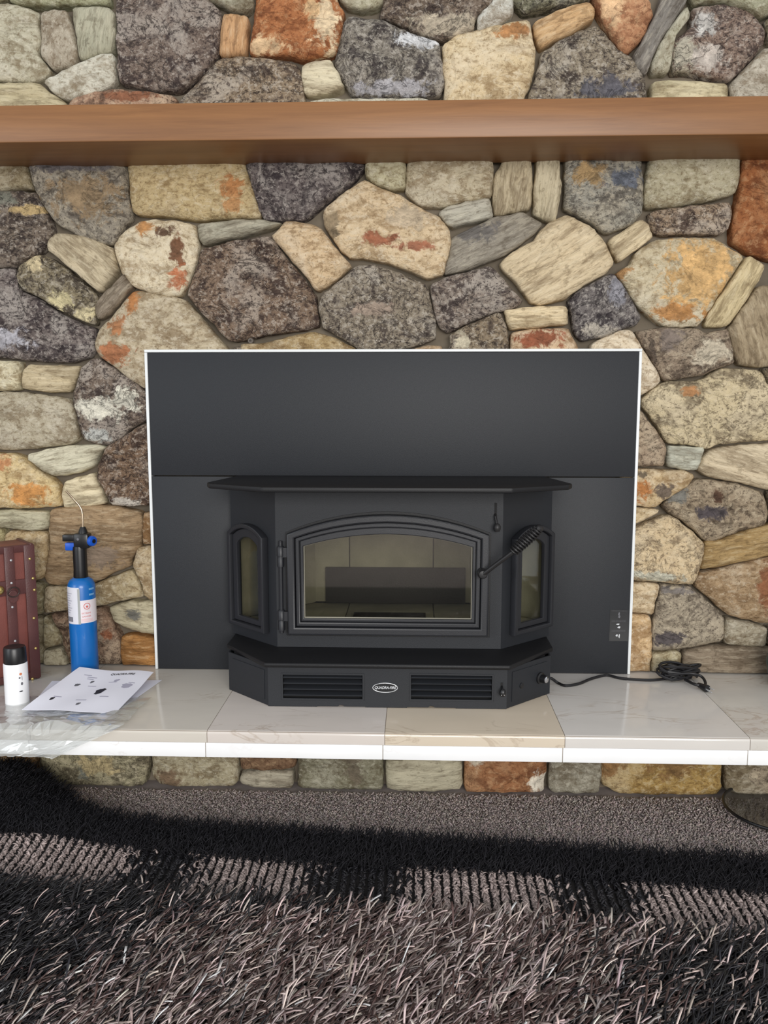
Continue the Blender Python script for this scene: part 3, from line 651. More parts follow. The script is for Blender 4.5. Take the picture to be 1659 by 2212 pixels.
# handle
P0, P1, P2 = aty(1043, 1241, -.236), aty(1108, 1192, -.262), aty(1163, 1143, -.275)
hd = tube('door_handle', catmull([P0, P0.lerp(P1, .5), P1, P1.lerp(P2, .5), P2]), .0056, M_spring, door, 10)
lathe('handle_boss', P0+Vector((0, .03, 0)), [(0, 0), (.012, 0), (.012, .026), (.009, .034), (0, .036)], M_spring, door, 20, (0, -1, 0))
ax = (P2-P1).normalized(); e1 = ax.orthogonal().normalized(); e2 = ax.cross(e1); hl = (P2-P1).length
turns = 11; pts = []
for i in range(turns*12+1):
    t = i/(turns*12); r = .0125*(1-.18*abs(2*t-1)**3); a = 2*PI*turns*t
    pts.append(P1.lerp(P2, t)+(e1*math.cos(a)+e2*math.sin(a))*r)
tube('coil_grip', pts, .0026, M_spring, hd, 6)
lathe('handle_tip', P2, [(0, 0), (.010, 0), (.010, .006), (.006, .010), (0, .011)], M_spring, hd, 16, tuple(ax))
# hinges
HX = aty(606, 1200, FY-.012).x
tube('hinge_rod', [(HX, FY-.010, .392), (HX, FY-.010, .625)], .0050, M_cast, stove, 12)
for yy in (1181, 1319):
    zt = aty(606, yy, FY-.012).z
    bm = bmesh.new(); add_lathe(bm, (HX, FY-.010, zt-.050), [(0, 0), (.0085, 0), (.0085, .022), (.0078, .023), (.0078, .025), (.0095, .026), (.0095, .048), (.006, .052), (0, .052)], 16)
    add_box(bm, HX+.004, HX+.020, FY-.016, FY-.006, zt-.026, zt-.002)
    bm_obj('hinge', bm, M_cast, stove, smooth=True)
# air lever on the front plate
s0, s1 = aty(1071, 1086, FY), aty(1071, 1122, FY)
box('lever_slot', s0.x-.003, s0.x+.003, FY-.0008, FY, s1.z, s0.z, M_dark, stove)
k0 = aty(1070, 1112, FY-.004); k1 = aty(1074, 1143, FY-.02)
lv = tube('air_lever', [k0+Vector((0, .004, 0)), k0+Vector((0, -.006, -.004)), k1+Vector((0, .004, .01)), k1], .0034, M_spring, stove, 8)
lathe('lever_knob', k1+Vector((0, 0, .004)), [(0, -.011), (.006, -.010), (.0085, -.004), (.0085, .003), (.005, .009), (0, .010)], M_spring, lv, 16)
# top plate
Lp = [(-.405, -.034), (-.440, -.225), (-.428, -.255), (-.285, -.338), (.285, -.338), (.428, -.255), (.440, -.225), (.405, -.034)]
prism('top_plate', [(cx+x, y) for x, y in Lp], .7600, .7725, M_ledge, stove, .0035)
# base with louvres
BY = -.3120; b0, b1 = HZ+.001, LZ-.012
Mb = frame2d((0, BY+.004, 0), (1, 0, 0))
def px2(x0, x1, y0, y1, Y): a, b = aty(x0, y0, Y), aty(x1, y1, Y); return a.x, b.x, b.z, a.z
lv1 = px2(611, 783, 1457, 1510, BY); lv2 = px2(888, 1062, 1458, 1512, BY)
xl, xr = cx-.2845, cx+.2845
def notch(xc):
    return [(xc-.058, b0), (xc-.058, b0+.0016), (xc-.0075, b0+.0016), (xc-.004, b0+.0052), (xc+.004, b0+.0052), (xc+.0075, b0+.0016), (xc+.058, b0+.0016), (xc+.058, b0)]
na, nb = aty(737, 1528, BY).x, aty(932, 1528, BY).x
outer = [(xl, b0)]+notch(na)+notch(nb)+[(xr, b0), (xr, b1), (xl, b1)]
base = shape2d('base_front', [outer, rect(*lv1), rect(*lv2)], .004, .0006, Mb, M_black, stove)
for x0, x1, z0, z1 in (lv1, lv2):
    hgt = z1-z0
    shape2d('louvre_rim', [rect(x0-.004, x1+.004, z0-.004, z1+.004), rect(x0, x1, z0, z1)], .002, .0006, frame2d((0, BY, 0), (1, 0, 0)), M_black, base)
    for k in range(4):
        zc = z1 - hgt*(k+.30)/4.0
        bm = bmesh.new(); vv = []
        for (yy, zz) in ((BY-.001, zc-.0040), (BY+.014, zc+.0030), (BY+.014, zc+.0045), (BY-.001, zc-.0010), (BY-.0025, zc-.0025)):
            vv.append([bm.verts.new((x0+.001, yy, zz)), bm.verts.new((x1-.001, yy, zz))])
        for a in range(5): bm.faces.new((vv[a][0], vv[a][1], vv[(a+1) % 5][1], vv[(a+1) % 5][0]))
        bm.faces.new([v[0] for v in vv]); bm.faces.new([v[1] for v in vv][::-1])
        bm_obj('louvre_slat', bm, M_black, base)
prism('base_core', [(cx-.39, -.04), (cx-.39, -.192), (cx-.275, -.292), (cx+.275, -.292), (cx+.39, -.192), (cx+.39, -.04)], b0+.008, b1, M_dark, stove)
def base_side(sgn):
    A = Vector((cx+sgn*.2845, BY+.004, 0)); B = Vector((cx+sgn*.4035, -.196, 0)); L = (B-A).length
    u = (B-A).normalized() if sgn > 0 else (A-B).normalized(); mid = (A+B)/2; n = u.cross(Vector((0, 0, 1)))
    sp = shape2d('base_side', [rect(-L/2, L/2, b0, b1)], .004, .0006, frame2d(mid-n*.004, u), M_black, stove)
    shape2d('access_cover', [rect(-L/2+.018, L/2-.014, b0+.012, b1-.012)], .0016, .0005, frame2d(mid, u), M_black, sp)
    x = cx+sgn*.4035
    box('base_return', min(x, x-sgn*.004), max(x, x-sgn*.004), -.196, -.034, b0, b1, M_black, stove)
    return mid, u, n, L
base_side(-1); mid, u, n, L = base_side(1)
def onside(s, z, off): return mid+u*s+n*off+Vector((0, 0, z))
kz = .292
kb = lathe('blower_knob', onside(.040, kz, .0016), [(0, 0), (.0145, 0), (.0145, .004), (.0105, .006), (.0095, .020), (0, .020)], M_plast, stove, 24, tuple(n))
lathe('knob_cap', onside(.040, kz, .0217), [(0, 0), (.0078, 0), (.0078, .0006), (.0068, .0012), (0, .0012)], M_chrome, kb, 24, tuple(n))
lathe('pilot_dial', onside(-.030, kz-.004, .0016), [(.0, 0), (.007, 0), (.007, .0015), (.0055, .0022), (0, .0022)], M_plast, stove, 20, tuple(n))
a = aty(1084, 1477, BY); b = aty(1086, 1497, BY-.016)
box('damper_slot', a.x-.0028, a.x+.0028, BY-.0007, BY, b.z+.004, a.z+.003, M_dark, stove)
dl = tube('damper_lever', [a+Vector((0, .002, -.006)), a+Vector((0, -.010, -.009)), b+Vector((0, .003, .008)), b], .0028, M_plast, stove, 8)
lathe('damper_knob', b, [(0, -.008), (.005, -.0075), (.0078, -.003), (.0078, .003), (.005, .008), (0, .009)], M_plast, dl, 18)
for dx in (-.0035, .003): lathe('chrome_glint', b+Vector((dx, -.006, -.003)), [(0, -.0015), (.0016, -.001), (.0019, .0), (.0012, .0012), (0, .0016)], M_chrome, dl, 10)  # tiny chrome beads added to stand for the lever's glints
# badge
bc = aty(832, 1485, BY)
Mq = frame2d((bc.x, BY, bc.z), (1, 0, 0))
badge = shape2d('maker_badge', [ellipse(0, 0, .0298, .0118)], .0022, .0005, Mq, M_ledge, stove)
shape2d('badge_rim', [ellipse(0, 0, .0304, .0122), ellipse(0, 0, .0284, .0104)], .0032, .0007, Mq, M_silver, badge)
tm = text_mesh('QUADRA-FIRE', .0086, .22, .00018)
tm.transform(Mq @ Matrix.Translation((0, 0, .0027)) @ Matrix.Diagonal((.93, 1.02, 1, 1)))
link('badge_lettering', tm, M_white_ink, badge)
# safety sticker on the right panel
p0, p1 = aty(1318, 1317, -.034), aty(1356, 1385, -.034)
stk = box('safety_label', p0.x, p1.x, -.0346, -.034, p1.z, p0.z, plain('label_black', (20, 22, 24), .35), stove)
mx_, wz = (p0.x+p1.x)/2, (p0.z-p1.z)
def decal(parent, x0, x1, z0, z1, m, y=-.0349, nm='print'): return box(nm, x0, x1, y, y+.0002, z0, z1, m, parent)
for f in (.035, .335, .375, .655, .695):
    ww = .0195 if f > .05 else .0205
    tl = text_mesh('CAUTION HOT WHILE IN OPERATION' if f < .3 else ('DO NOT TOUCH KEEP CHILDREN' if f < .5 else 'CLOTHING AND FURNITURE AWAY'), .0022)
    xsz = max(v.co.x for v in tl.vertices)-min(v.co.x for v in tl.vertices)
    tl.transform(frame2d((mx_-.001, -.0348, p0.z-wz*f), (1, 0, 0)) @ Matrix.Diagonal((2*ww/xsz*.95, 1, 1, 1)))
    link('print', tl, M_grey_ink, stk)
for (f, dx, a_, b_) in ((.14, 0, .0022, .006), (.22, .001, .003, .004), (.46, -.002, .0045, .0022), (.56, .001, .004, .003), (.82, -.004, .003, .0034), (.84, .0025, .0018, .006)):
    shape2d('print', [[(a_*math.cos(t)*(1.25 if i % 2 else .8), b_*math.sin(t)*(1 if i % 3 else .7)) for i, t in enumerate([2*PI*j/9 for j in range(9)])]], .0002, 0, frame2d((mx_-.001+dx, -.0348, p0.z-wz*f), (1, 0, 0)), M_white_ink if f > .3 else M_grey_ink, stk)
# firebox
fz, fy, fx = .385, .165, .275
box('firebox_back', cx-.36, cx+.36, fy+.03, fy+.034, LZ, BT, M_baffle, stove)
def brick(x0, x1, y0, y1, z0, z1):
    g = .0012; return box('fire_brick', x0+g, x1-g, y0+g, y1-g, z0+g, z1-g, M_brick, stove, .0025)
bx = [cx-.385, aty(755, 1200, fy).x, aty(936, 1200, fy).x, cx+.385]
for i in range(3): brick(bx[i], bx[i+1], fy, fy+.03, .3*0+fz, .745)
q0, q1 = aty(703, 1225, fy-.008), aty(1005, 1302, fy-.008)
box('back_plate', max(q0.x, cx-.215), min(q1.x, cx+.215), fy-.012, fy-.001, fz+.001, q0.z, M_baffle, stove, .002)
for i in range(3):
    for (ya, yb) in ((-.16, .0), (.0, fy)): 
        if i == 0 or i == 2 or True: brick(bx[i]+(.11 if ya < 0 and i == 0 else 0), bx[i+1]-(.11 if ya < 0 and i == 2 else 0), ya, yb, fz-.03, fz)
for sgn in (-1, 1):
    A = Vector((cx+sgn*.412, -.040)); B = Vector((cx+sgn*.222, fy))
    for k in range(2):
        a_, b_ = A.lerp(B, k*.5+.006), A.lerp(B, k*.5+.494); nn = Vector((sgn*.02, .012))
        prism('fire_brick', [tuple(a_), tuple(b_), tuple(b_+nn), tuple(a_+nn)], fz, .745, M_brick, stove, .002)
w0, w1 = atz(765, 1322, fz+.004), atz(920, 1338, fz+.004)
box('ash_cover', w0.x, w1.x, w1.y-.02, w0.y, fz, fz+.004, M_baffle, stove, .001)
prism('firebox_roof', [(cx-.36, fy+.03), (cx-.41, -.05), (cx-.275, -.178), (cx+.275, -.178), (cx+.41, -.05), (cx+.36, fy+.03)], .745, .757, M_baffle, stove)
prism('firebox_floor', [(cx-.36, fy+.03), (cx-.41, -.05), (cx-.275, -.178), (cx+.275, -.178), (cx+.41, -.05), (cx+.36, fy+.03)], LZ+.0005, LZ+.002, M_baffle, stove)

# ------------------------------------------------------------------ power cord
cord = empty('power_cord', tuple(atz(1450, 1470, HZ)), 'black power cord bundled in a loose coil on the marble at right of the stove', 'cord')
r = .0036; zc = HZ+r+.0004
def hp(x, y, dz=0): return atz(x, y, zc+dz)
pts = [Vector((cx+.4040, -.130, .262)), hp(1192, 1466, .012), hp(1205, 1475), hp(1222, 1481), hp(1250, 1477), hp(1275, 1467), hp(1300, 1460), hp(1315, 1459), hp(1340, 1465), hp(1375, 1468), hp(1410, 1469), hp(1440, 1466)]
tube('cord_run', catmull(pts, 6), r, M_rubber, cord, 8)
c0 = atz(1465, 1459, HZ+.012)
pts = []
for i in range(13*16+1):
    t = i/(16*13); a = 2*PI*13*t
    k = .74+.24*math.sin(5*a/9+1)
    pts.append(Vector((c0.x+.055*k*math.cos(a)+.008*math.sin(a*.37), max(-.135, c0.y+.020*k*math.sin(a)) if False else c0.y-.004+.026*k*math.sin(a+.5), HZ+.006+.038*abs(math.sin(a*.5+t*7))*(0.35+.65*t)+.004*t)))
tube('cord_coil', pts, r, M_rubber, cord, 7)
e0 = atz(1480, 1468, HZ+.012)
pts = [e0, atz(1500, 1478, HZ+.012), atz(1515, 1481, HZ+.011), atz(1524, 1486, HZ+.010)]
tube('cord_end', catmull(pts, 5), r*1.1, M_rubber, cord, 8)
tube('cord_end', catmull([e0+Vector((-.02, .01, .012)), atz(1495, 1455, HZ+.030), atz(1516, 1462, HZ+.022), atz(1524, 1476, HZ+.014), atz(1518, 1484, HZ+.010)], 5), r, M_rubber, cord, 8)
pa, pb = atz(1508, 1479, HZ+.010), atz(1528, 1488, HZ+.009)
plug = tube('plug', [pa, pa.lerp(pb, .25), pa.lerp(pb, .6), pb], lambda t: .0055+.0045*t, M_rubber, cord, 10)
dv = (pb-pa).normalized()
for dx, dz in ((-.005, 0), (.005, .003), (.0, -.004)):
    q = pb+Vector((dx, 0, dz)); tube('prong', [q, q+dv*.015], .0014, M_silver, plug, 6)

# ------------------------------------------------------------------ propane torch
M_blue = plain('blue_enamel', (8, 100, 176), .33, coat=.2, var=.04)
M_blueknob = plain('blue_plastic', (22, 84, 190), .35)
TY = -.100
tb = aty(184, 1446, TY); tx = tb.x; R = .0350
zT = lambda py, Y=TY: aty(180, py, Y).z
torch = empty('propane_torch', (tx, TY, HZ), 'blue propane cylinder with black torch head and bent brass tube', 'torch')
zs_ = zT(1268, TY-R); zt_ = zT(1247)
lathe('cylinder', (tx, TY, 0), [(0, HZ+.003), (.030, HZ+.0005), (.0335, HZ+.002), (R, HZ+.007), (R, zs_-.004), (R-.0015, zs_+.003), (.029, zs_+.012), (.020, zs_+.018), (.012, zs_+.021), (0, zs_+.021)], M_blue, torch, 48)
zg = zT(1180)
lathe('grip', (tx, TY, 0), [(0, zs_+.018), (.0180, zs_+.018), (.0185, zs_+.022), (.0175, zs_+.040), (.0178, zg-.010), (.0165, zg), (0, zg)], M_plast, torch, 32)
hx = aty(180, 1165, TY).x; z0_, z1_ = zT(1184), zT(1151)
hb = bmesh.new(); add_box(hb, hx-.022, hx+.018, TY-.016, TY+.016, z0_, z1_); head = bm_obj('torch_head', hb, M_plast, torch, bev=.006)
zl0, zl1 = zT(1169), zT(1154)
box('igniter_guard', aty(137, 1160, TY).x, hx-.018, TY-.010, TY+.010, zl0, zl1, M_plast, head, .003)
box('trigger', aty(142, 1180, TY).x, hx-.018, TY-.007, TY+.007, zT(1189), zT(1172), M_blueknob, head, .003)
kx = aty(196, 1168, TY).x
vk = lathe('valve_knob', (kx-.004, TY, zT(1168)), [(0, 0), (.008, 0), (.0125, .003), (.0140, .008), (.0125, .015), (.008, .017), (0, .016)], M_blueknob, head, 20, (1, -.5, 0))
lathe('knob_centre', Vector((kx-.004, TY, zT(1168)))+Vector((1, -.5, 0)).normalized()*.0160, [(0, 0), (.0055, 0), (.0055, .002), (0, .002)], M_plast, vk, 14, (1, -.5, 0))
lathe('nozzle_base', (hx, TY, z1_-.002), [(0, 0), (.013, 0), (.010, .010), (.0065, .018), (0, .018)], M_plast, head, 20)
lathe('igniter_button', (hx-.008, TY-.016, zT(1163)), [(0, 0), (.0035, 0), (.003, .001), (0, .0012)], M_grey_ink, head, 12, (0, -1, 0))
M_brass = plain('burner_tube_steel', (205, 186, 160), .28, metal=.85)
tube('burner_tube', catmull([(hx, TY, z1_+.010), aty(179, 1125, TY), aty(177, 1105, TY), aty(171, 1092, TY), aty(157, 1076, TY-.005), aty(143, 1061, TY-.012)], 6), .0026, M_brass, torch, 10)
def cylpatch(name, a0, a1, z0, z1, rr, mat, parent, ccx=None, ccy=None, n=14):
    ccx = tx if ccx is None else ccx; ccy = TY if ccy is None else ccy
    bm = bmesh.new(); va = []
    for i in range(n+1):
        a = a0+(a1-a0)*i/n; c_, s_ = math.cos(a), math.sin(a)
        va.append([bm.verts.new((ccx+q*c_, ccy+q*s_, z)) for q, z in ((rr, z0), (rr, z1), (rr+.0003, z1), (rr+.0003, z0))])
    for A, B in zip(va, va[1:]):
        for k in range(4): bm.faces.new((A[k], B[k], B[(k+1) % 4], A[(k+1) % 4]))
    bm.faces.new(va[0]); bm.faces.new(va[-1][::-1])
    return bm_obj(name, bm, mat, parent, smooth=True)
def cylwrap(me, ang, z, rr, ccx, ccy):
    for v in me.vertices:
        a = ang+v.co.x/rr; q = rr+v.co.z; v.co = Vector((ccx+q*math.cos(a), ccy+q*math.sin(a), z+v.co.y))
M_label = plain('white_label', (214, 214, 222), .5); M_red = plain('red_print', (205, 95, 90), .5); M_pale = plain('pale_red_print', (226, 190, 192), .5)
zL = lambda py: zT(py, TY-R)
lab = cylpatch('white_label', math.radians(178), math.radians(281), zL(1349), zL(1270), R+.0002, M_label, torch)
cylpatch('label_fold', math.radians(274), math.radians(284), zL(1349), zL(1273), R+.0006, plain('label_seam_grey', (160, 162, 160), .5), lab)
lab2 = cylpatch('warning_label', math.radians(279), math.radians(372), zL(1347), zL(1298), R+.0004, plain('warning_label_white', (226, 218, 222), .5), torch)
for k in range(9): cylpatch('print', math.radians(200), math.radians(248-6*(k % 3)), zL(1284+k*5.2), zL(1282.6+k*5.2), R+.0007, plain('print_grey', (165, 165, 180), .6), lab, n=6)
cylpatch('barcode', math.radians(215), math.radians(250), zL(1344), zL(1334), R+.0007, plain('barcode_grey', (120, 120, 130), .6), lab, n=6)
def ring_mesh(r0, r1, n=24, sides=0):
    bm = bmesh.new(); a = [bm.verts.new((r0*math.cos(2*PI*i/n), r0*math.sin(2*PI*i/n), 0)) for i in range(n)]; b = [bm.verts.new((r1*math.cos(2*PI*i/n), r1*math.sin(2*PI*i/n), 0)) for i in range(n)]
    for i in range(n): bm.faces.new((a[i], a[(i+1) % n], b[(i+1) % n], b[i]))
    me = bpy.data.meshes.new('ring'); bm.to_mesh(me); bm.free(); return me
rm = ring_mesh(.0072, .0088); cylwrap(rm, math.radians(311), zL(1311), R+.0009, tx, TY); link('hazard_ring', rm, M_red, lab2)
rm = ring_mesh(.0005, .0032, 7); cylwrap(rm, math.radians(311), zL(1312), R+.0009, tx, TY); link('flame_mark', rm, M_red, lab2)
for s, zz in (('EXTREME', 1326), ('DANGER', 1333)):
    tmm = text_mesh(s, .0058); cylwrap(tmm, math.radians(308), zL(zz), R+.0009, tx, TY); link('print', tmm, M_red, lab2)
for k in range(3): cylpatch('print', math.radians(285), math.radians(335), zL(1339.5+k*2.6), zL(1338+k*2.6), R+.0007, M_pale, lab2, n=6)
for k, py in enumerate((1273, 1285)): cylpatch('print', math.radians(322), math.radians(350), zL(py+4), zL(py), R+.0003, plain('pale_blue_print', (110, 160, 205), .5), torch, n=6)

# ------------------------------------------------------------------ small white can
RC = .0275; cpx = aty(36, 1500, -.315).x; CY = -.313
can = empty('spray_can', (cpx, CY, HZ), 'short white spray can with black cap in front of the leather trunk', 'can')
zC = lambda py: aty(36, py, CY-RC*.8).z
zb, zk = zC(1437), zC(1402)
lathe('can_body', (cpx, CY, 0), [(0, HZ+.002), (.024, HZ+.0005), (.0268, HZ+.002), (RC, HZ+.005), (RC, zb-.002), (.0262, zb+.001), (0, zb+.001)], plain('white_can_paint', (240, 240, 242), .35), can, 40)
lathe('cap', (cpx, CY, 0), [(0, zb), (.0262, zb), (.0265, zb+.004), (.0255, zk-.004), (.0235, zk), (.008, zk+.0002), (0, zk-.001)], M_plast, can, 40)
for (ang, py, a_, b_, m) in ((318, 1457, .0035, .0032, plain('orange_print', (214, 130, 90), .5)), (312, 1465, .0022, .0022, M_grey_ink), (322, 1478, .0028, .004, M_grey_ink), (316, 1494, .0045, .0016, M_black_ink), (324, 1466, .0007, .006, M_grey_ink)):
    me = ring_mesh(.0001, 1.0, 14); me.transform(Matrix.Diagonal((a_, b_, 1, 1))); cylwrap(me, math.radians(ang), zC(py), RC+.0004, cpx, CY); link('print', me, m, can)

# ------------------------------------------------------------------ trunk at left edge
M_leather = plain('red_brown_leather', (124, 70, 62), .45, bump=.5, bscale=260, var=.18)
M_strap = plain('dark_leather_strap', (84, 48, 46), .42, bump=.4, bscale=300, var=.15)
M_stud = plain('brass_stud', (214, 190, 120), .25, metal=.9)
M_iron = plain('dark_hasp', (60, 48, 44), .45, metal=.4)
TRC = atz(86, 1466, HZ); TRY = TRC.y; xr_ = TRC.x; ztop = aty(89, 1172, TRY).z; TD = .11; TROT = math.radians(42)
def trk(px, py):                       # pixel met with the turned front face, given in the trunk's own unturned frame
    nrm = Vector((math.sin(TROT), -math.cos(TROT), 0)); r_ = ray(px, py); t_ = (Vector((xr_, TRY, 0))-CAM).dot(nrm)/r_.dot(nrm); p_ = CAM+r_*t_
    return xr_-math.hypot(p_.x-xr_, p_.y-TRY)*(1 if p_.x < xr_ else -1), p_.z
trunk = empty('leather_trunk', (xr_, TRY, HZ), 'red-brown leather trunk with dark straps and brass studs at the left edge', 'trunk')
X0 = xr_-.30
bm = bmesh.new(); add_box(bm, X0+.004, xr_-.004, TRY+.004, TRY+TD-.002, HZ+.002, ztop-.004); bm_obj('chest_body', bm, M_leather, trunk, bev=.006)
tX = lambda px, py: trk(px, py)[0]
tZ = lambda px, py: trk(px, py)[1]
def strap(x0, x1, z0, z1, nm='strap', th=.004, p=None): return box(nm, x0, x1, TRY-th+.002, TRY+.006, z0, z1, M_strap, p or trunk, .0015)
strap(tX(57, 1300), tX(80, 1300), HZ+.004, ztop-.005, 'edge_strap')
strap(tX(14, 1300), tX(35, 1300), HZ+.004, ztop-.005, th=.0055)
strap(X0+.006, X0+.036, HZ+.004, ztop-.005, 'edge_strap')
strap(X0+.005, xr_-.004, tZ(40, 1284), tZ(40, 1252), 'band', th=.003)
strap(X0+.005, xr_-.004, HZ+.003, HZ+.022, 'bottom_band', th=.0028)
strap(X0+.005, xr_-.004, ztop-.022, ztop-.003, 'top_band', th=.0028)
box('corner_edge', xr_-.009, xr_+.001, TRY-.001, TRY+TD, HZ+.001, ztop-.001, M_strap, trunk, .003)
bk = shape2d('buckle_tab', [ellipse(0, 0, .0125, .017, 20)], .004, .001, frame2d((tX(27, 1288), TRY-.004, tZ(27, 1288)), (1, 0, 0)), M_strap, trunk)
shape2d('buckle_loop', [ellipse(0, 0, .0155, .014, 20), ellipse(0, 0, .0125, .011, 20)], .003, .001, frame2d((tX(27, 1278), TRY-.007, tZ(27, 1278)), (1, 0, 0)), M_iron, bk)
for i, (px_, py_) in enumerate(((64, 1207), (71, 1249), (74, 1274), (73, 1335), (77, 1400), (23, 1210), (24, 1259), (26, 1311), (32, 1384), (70, 1466))):
    rr = .0040 if px_ > 50 else .0033
    lathe('stud', (tX(px_, py_), TRY-.002 if px_ > 50 else TRY-.0035, tZ(px_, py_)), [(0, 0), (rr, 0), (rr*.85, rr*.45), (rr*.4, rr*.75), (0, rr*.8)], M_stud if px_ > 50 else M_silver, trunk, 12, (0, -1, 0))
lathe('lock_knob', (tX(-2, 1275), TRY-.004, tZ(-2, 1275)), [(0, 0), (.012, 0), (.010, .004), (.006, .008), (0, .009)], M_stud, trunk, 20, (0, -1, 0))

trunk.rotation_euler = (0, 0, TROT)

# ------------------------------------------------------------------ papers and plastic bag
def paper_fn(c, lift, seed, curl):
    BL, BR, FR, FL = [Vector(v) for v in c]
    def f(u_, v_, off=0.0):
        p = (FL.lerp(FR, u_)).lerp(BL.lerp(BR, u_), v_)
        dz = lift*(v_**2)*0 + .0028*noise.noise(Vector((u_*3+seed, v_*2.3, seed))) + .0022*math.sin(u_*7+seed)*(.3+v_) + curl(u_, v_)
        return Vector((p.x, p.y, max(p.z+dz, HZ+.0012)+off))
    return f
def sheet(name, f, m, parent, nu=26, nv=22, th=.0004):
    bm = bmesh.new(); T = [[bm.verts.new(f(i/nu, j/nv, th)) for j in range(nv+1)] for i in range(nu+1)]; B = [[bm.verts.new(f(i/nu, j/nv, 0)) for j in range(nv+1)] for i in range(nu+1)]
    for i in range(nu):
        for j in range(nv):
            bm.faces.new((T[i][j], T[i+1][j], T[i+1][j+1], T[i][j+1])); bm.faces.new((B[i][j], B[i][j+1], B[i+1][j+1], B[i+1][j]))
    for i in range(nu):
        bm.faces.new((T[i][0], B[i][0], B[i+1][0], T[i+1][0])); bm.faces.new((T[i][nv], T[i+1][nv], B[i+1][nv], B[i][nv]))
    for j in range(nv):
        bm.faces.new((T[0][j], T[0][j+1], B[0][j+1], B[0][j])); bm.faces.new((T[nu][j], B[nu][j], B[nu][j+1], T[nu][j+1]))
    return bm_obj(name, bm, m, parent, smooth=True)
M_paper = plain('white_paper', (238, 238, 248), .7)
Y1 = -.150
c1 = (aty(172, 1443, -.165), aty(332, 1453, -.140), atz(247, 1544, HZ+.005), atz(47, 1534, HZ+.010))
f1 = paper_fn(c1, 0, 2.2, lambda u_, v_: .004*math.sin(PI*u_)*(1-v_)*1.0)
c2 = (atz(112, 1470, HZ+.003), atz(350, 1467, HZ+.004), atz(236, 1549, HZ+.002), atz(46, 1546, HZ+.002))
f2 = paper_fn(c2, 0, 5.1, lambda u_, v_: -.001)
lower = sheet('instruction_sheet', f2, M_paper, None)
tag(lower, 'lower white paper sheet, sticking out from beneath the printed one', 'paper')
pg = sheet('instruction_sheet', f1, M_paper, None)
tag(pg, 'upper white instruction sheet with black heading and drawings on the hearth', 'paper')
def print_quad(u0, u1, v0, v1, m, nm='print', n=5, lf=False):
    bm = bmesh.new(); g_ = [[bm.verts.new(f1(u0+(u1-u0)*i/n, v0+(v1-v0)*j/2, .0007)) for j in range(3)] for i in range(n+1)]
    for i in range(n):
        for j in range(2): bm.faces.new((g_[i][j], g_[i+1][j], g_[i+1][j+1], g_[i][j+1]))
    bm_obj(nm, bm, m, pg)
def print_text(s, u, v, size, m, bold=0):
    me = text_mesh(s, size, 0, bold); W_, H_ = .23, .19
    for q in me.vertices: p = f1(u+q.co.x/W_, v+q.co.y/H_, .0008); q.co = p
    link('print', me, m, pg)
print_text('QUADRA-FIRE', .64, .90, .0115, M_black_ink, .0003)
M_lt = plain('light_print', (176, 174, 192), .7)
for (u_, v_, wd) in ((.22, .84, .10), (.3, .80, .12), (.30, .76, .08), (.62, .70, .10), (.86, .70, .08), (.42, .60, .1), (.5, .25, .12), (.72, .33, .1), (.2, .3, .09)):
    print_quad(u_-wd/2, u_+wd/2, v_-.008, v_+.008, M_lt)
for (u_, v_, a_, b_, m) in ((.60, .46, .055, .075, M_black_ink), (.84, .62, .06, .06, M_lt), (.24, .60, .03, .035, M_grey_ink), (.36, .70, .02, .03, M_grey_ink), (.17, .25, .022, .035, M_black_ink), (.52, .16, .022, .03, M_grey_ink), (.65, .74, .035, .03, M_lt)):
    bm = bmesh.new(); n_ = 11; vs = [bm.verts.new(f1(u_+a_*math.cos(2*PI*i/n_)*(1.2 if i % 2 else .8), v_+b_*math.sin(2*PI*i/n_)*(1.1 if i % 3 else .8), .0008)) for i in range(n_)]; bm.faces.new(vs); bm_obj('drawing', bm, m, pg)

def film_mat(name, rough=.12, white=.12):
    q = NT(name); t = q.t; t.nodes.remove(q.b); out = t.nodes['Material Output']
    tr = q.n('ShaderNodeBsdfTransparent'); tr.inputs[0].default_value = (.95, .96, .96, 1)
    gl = q.n('ShaderNodeBsdfGlossy'); gl.inputs['Roughness'].default_value = rough
    df = q.n('ShaderNodeBsdfDiffuse'); df.inputs[0].default_value = (.8, .82, .80, 1)
    m1 = q.n('ShaderNodeMixShader'); m1.inputs[0].default_value = white; q.l(tr.outputs[0], m1.inputs[1]); q.l(df.outputs[0], m1.inputs[2])
    mm = facing(q, 2.0, .09)
    m2 = q.n('ShaderNodeMixShader'); q.l(mm.outputs[0], m2.inputs[0]); q.l(m1.outputs[0], m2.inputs[1]); q.l(gl.outputs[0], m2.inputs[2]); q.l(m2.outputs[0], out.inputs[0]); return q.m
M_film = film_mat('clear_poly_film', .14, .40)
def bag_point(i, j, nu, nv):
    u_, v_ = i/nu, j/nv           # v 0 = under the papers, 1 = hanging end
    s = v_*.275
    yb = -.275
    if s < .197: y = yb-s; z = HZ+.0012
    else: y = -.4745; z = HZ-(s-.197)*.80
    xL = -1.02; xRt = -.640-.02*v_-.145*max(0, (v_-.66)/.34)**1.2
    if v_ > .72: z = max(z, HZ-.063)
    x = xL+(xRt-xL)*u_
    nz = noise.fractal(Vector((x*8, s*10, 1.7)), 1.0, 2, 3); cr = abs(nz)+.35*abs(noise.noise(Vector((x*26, s*22, 4))))
    amp = .016*(.25+.75*v_)
    if s < .197: z += .0035+cr*amp*(.5+v_)
    else: y -= .004+cr*amp*.9; z += nz*.004
    x += noise.noise(Vector((x*9, s*9, 7)))*.006
    z = max(z, HZ+.0014) if y > -.474 else z
    return Vector((x, y, z))
bm = bmesh.new(); nu, nv = 34, 28
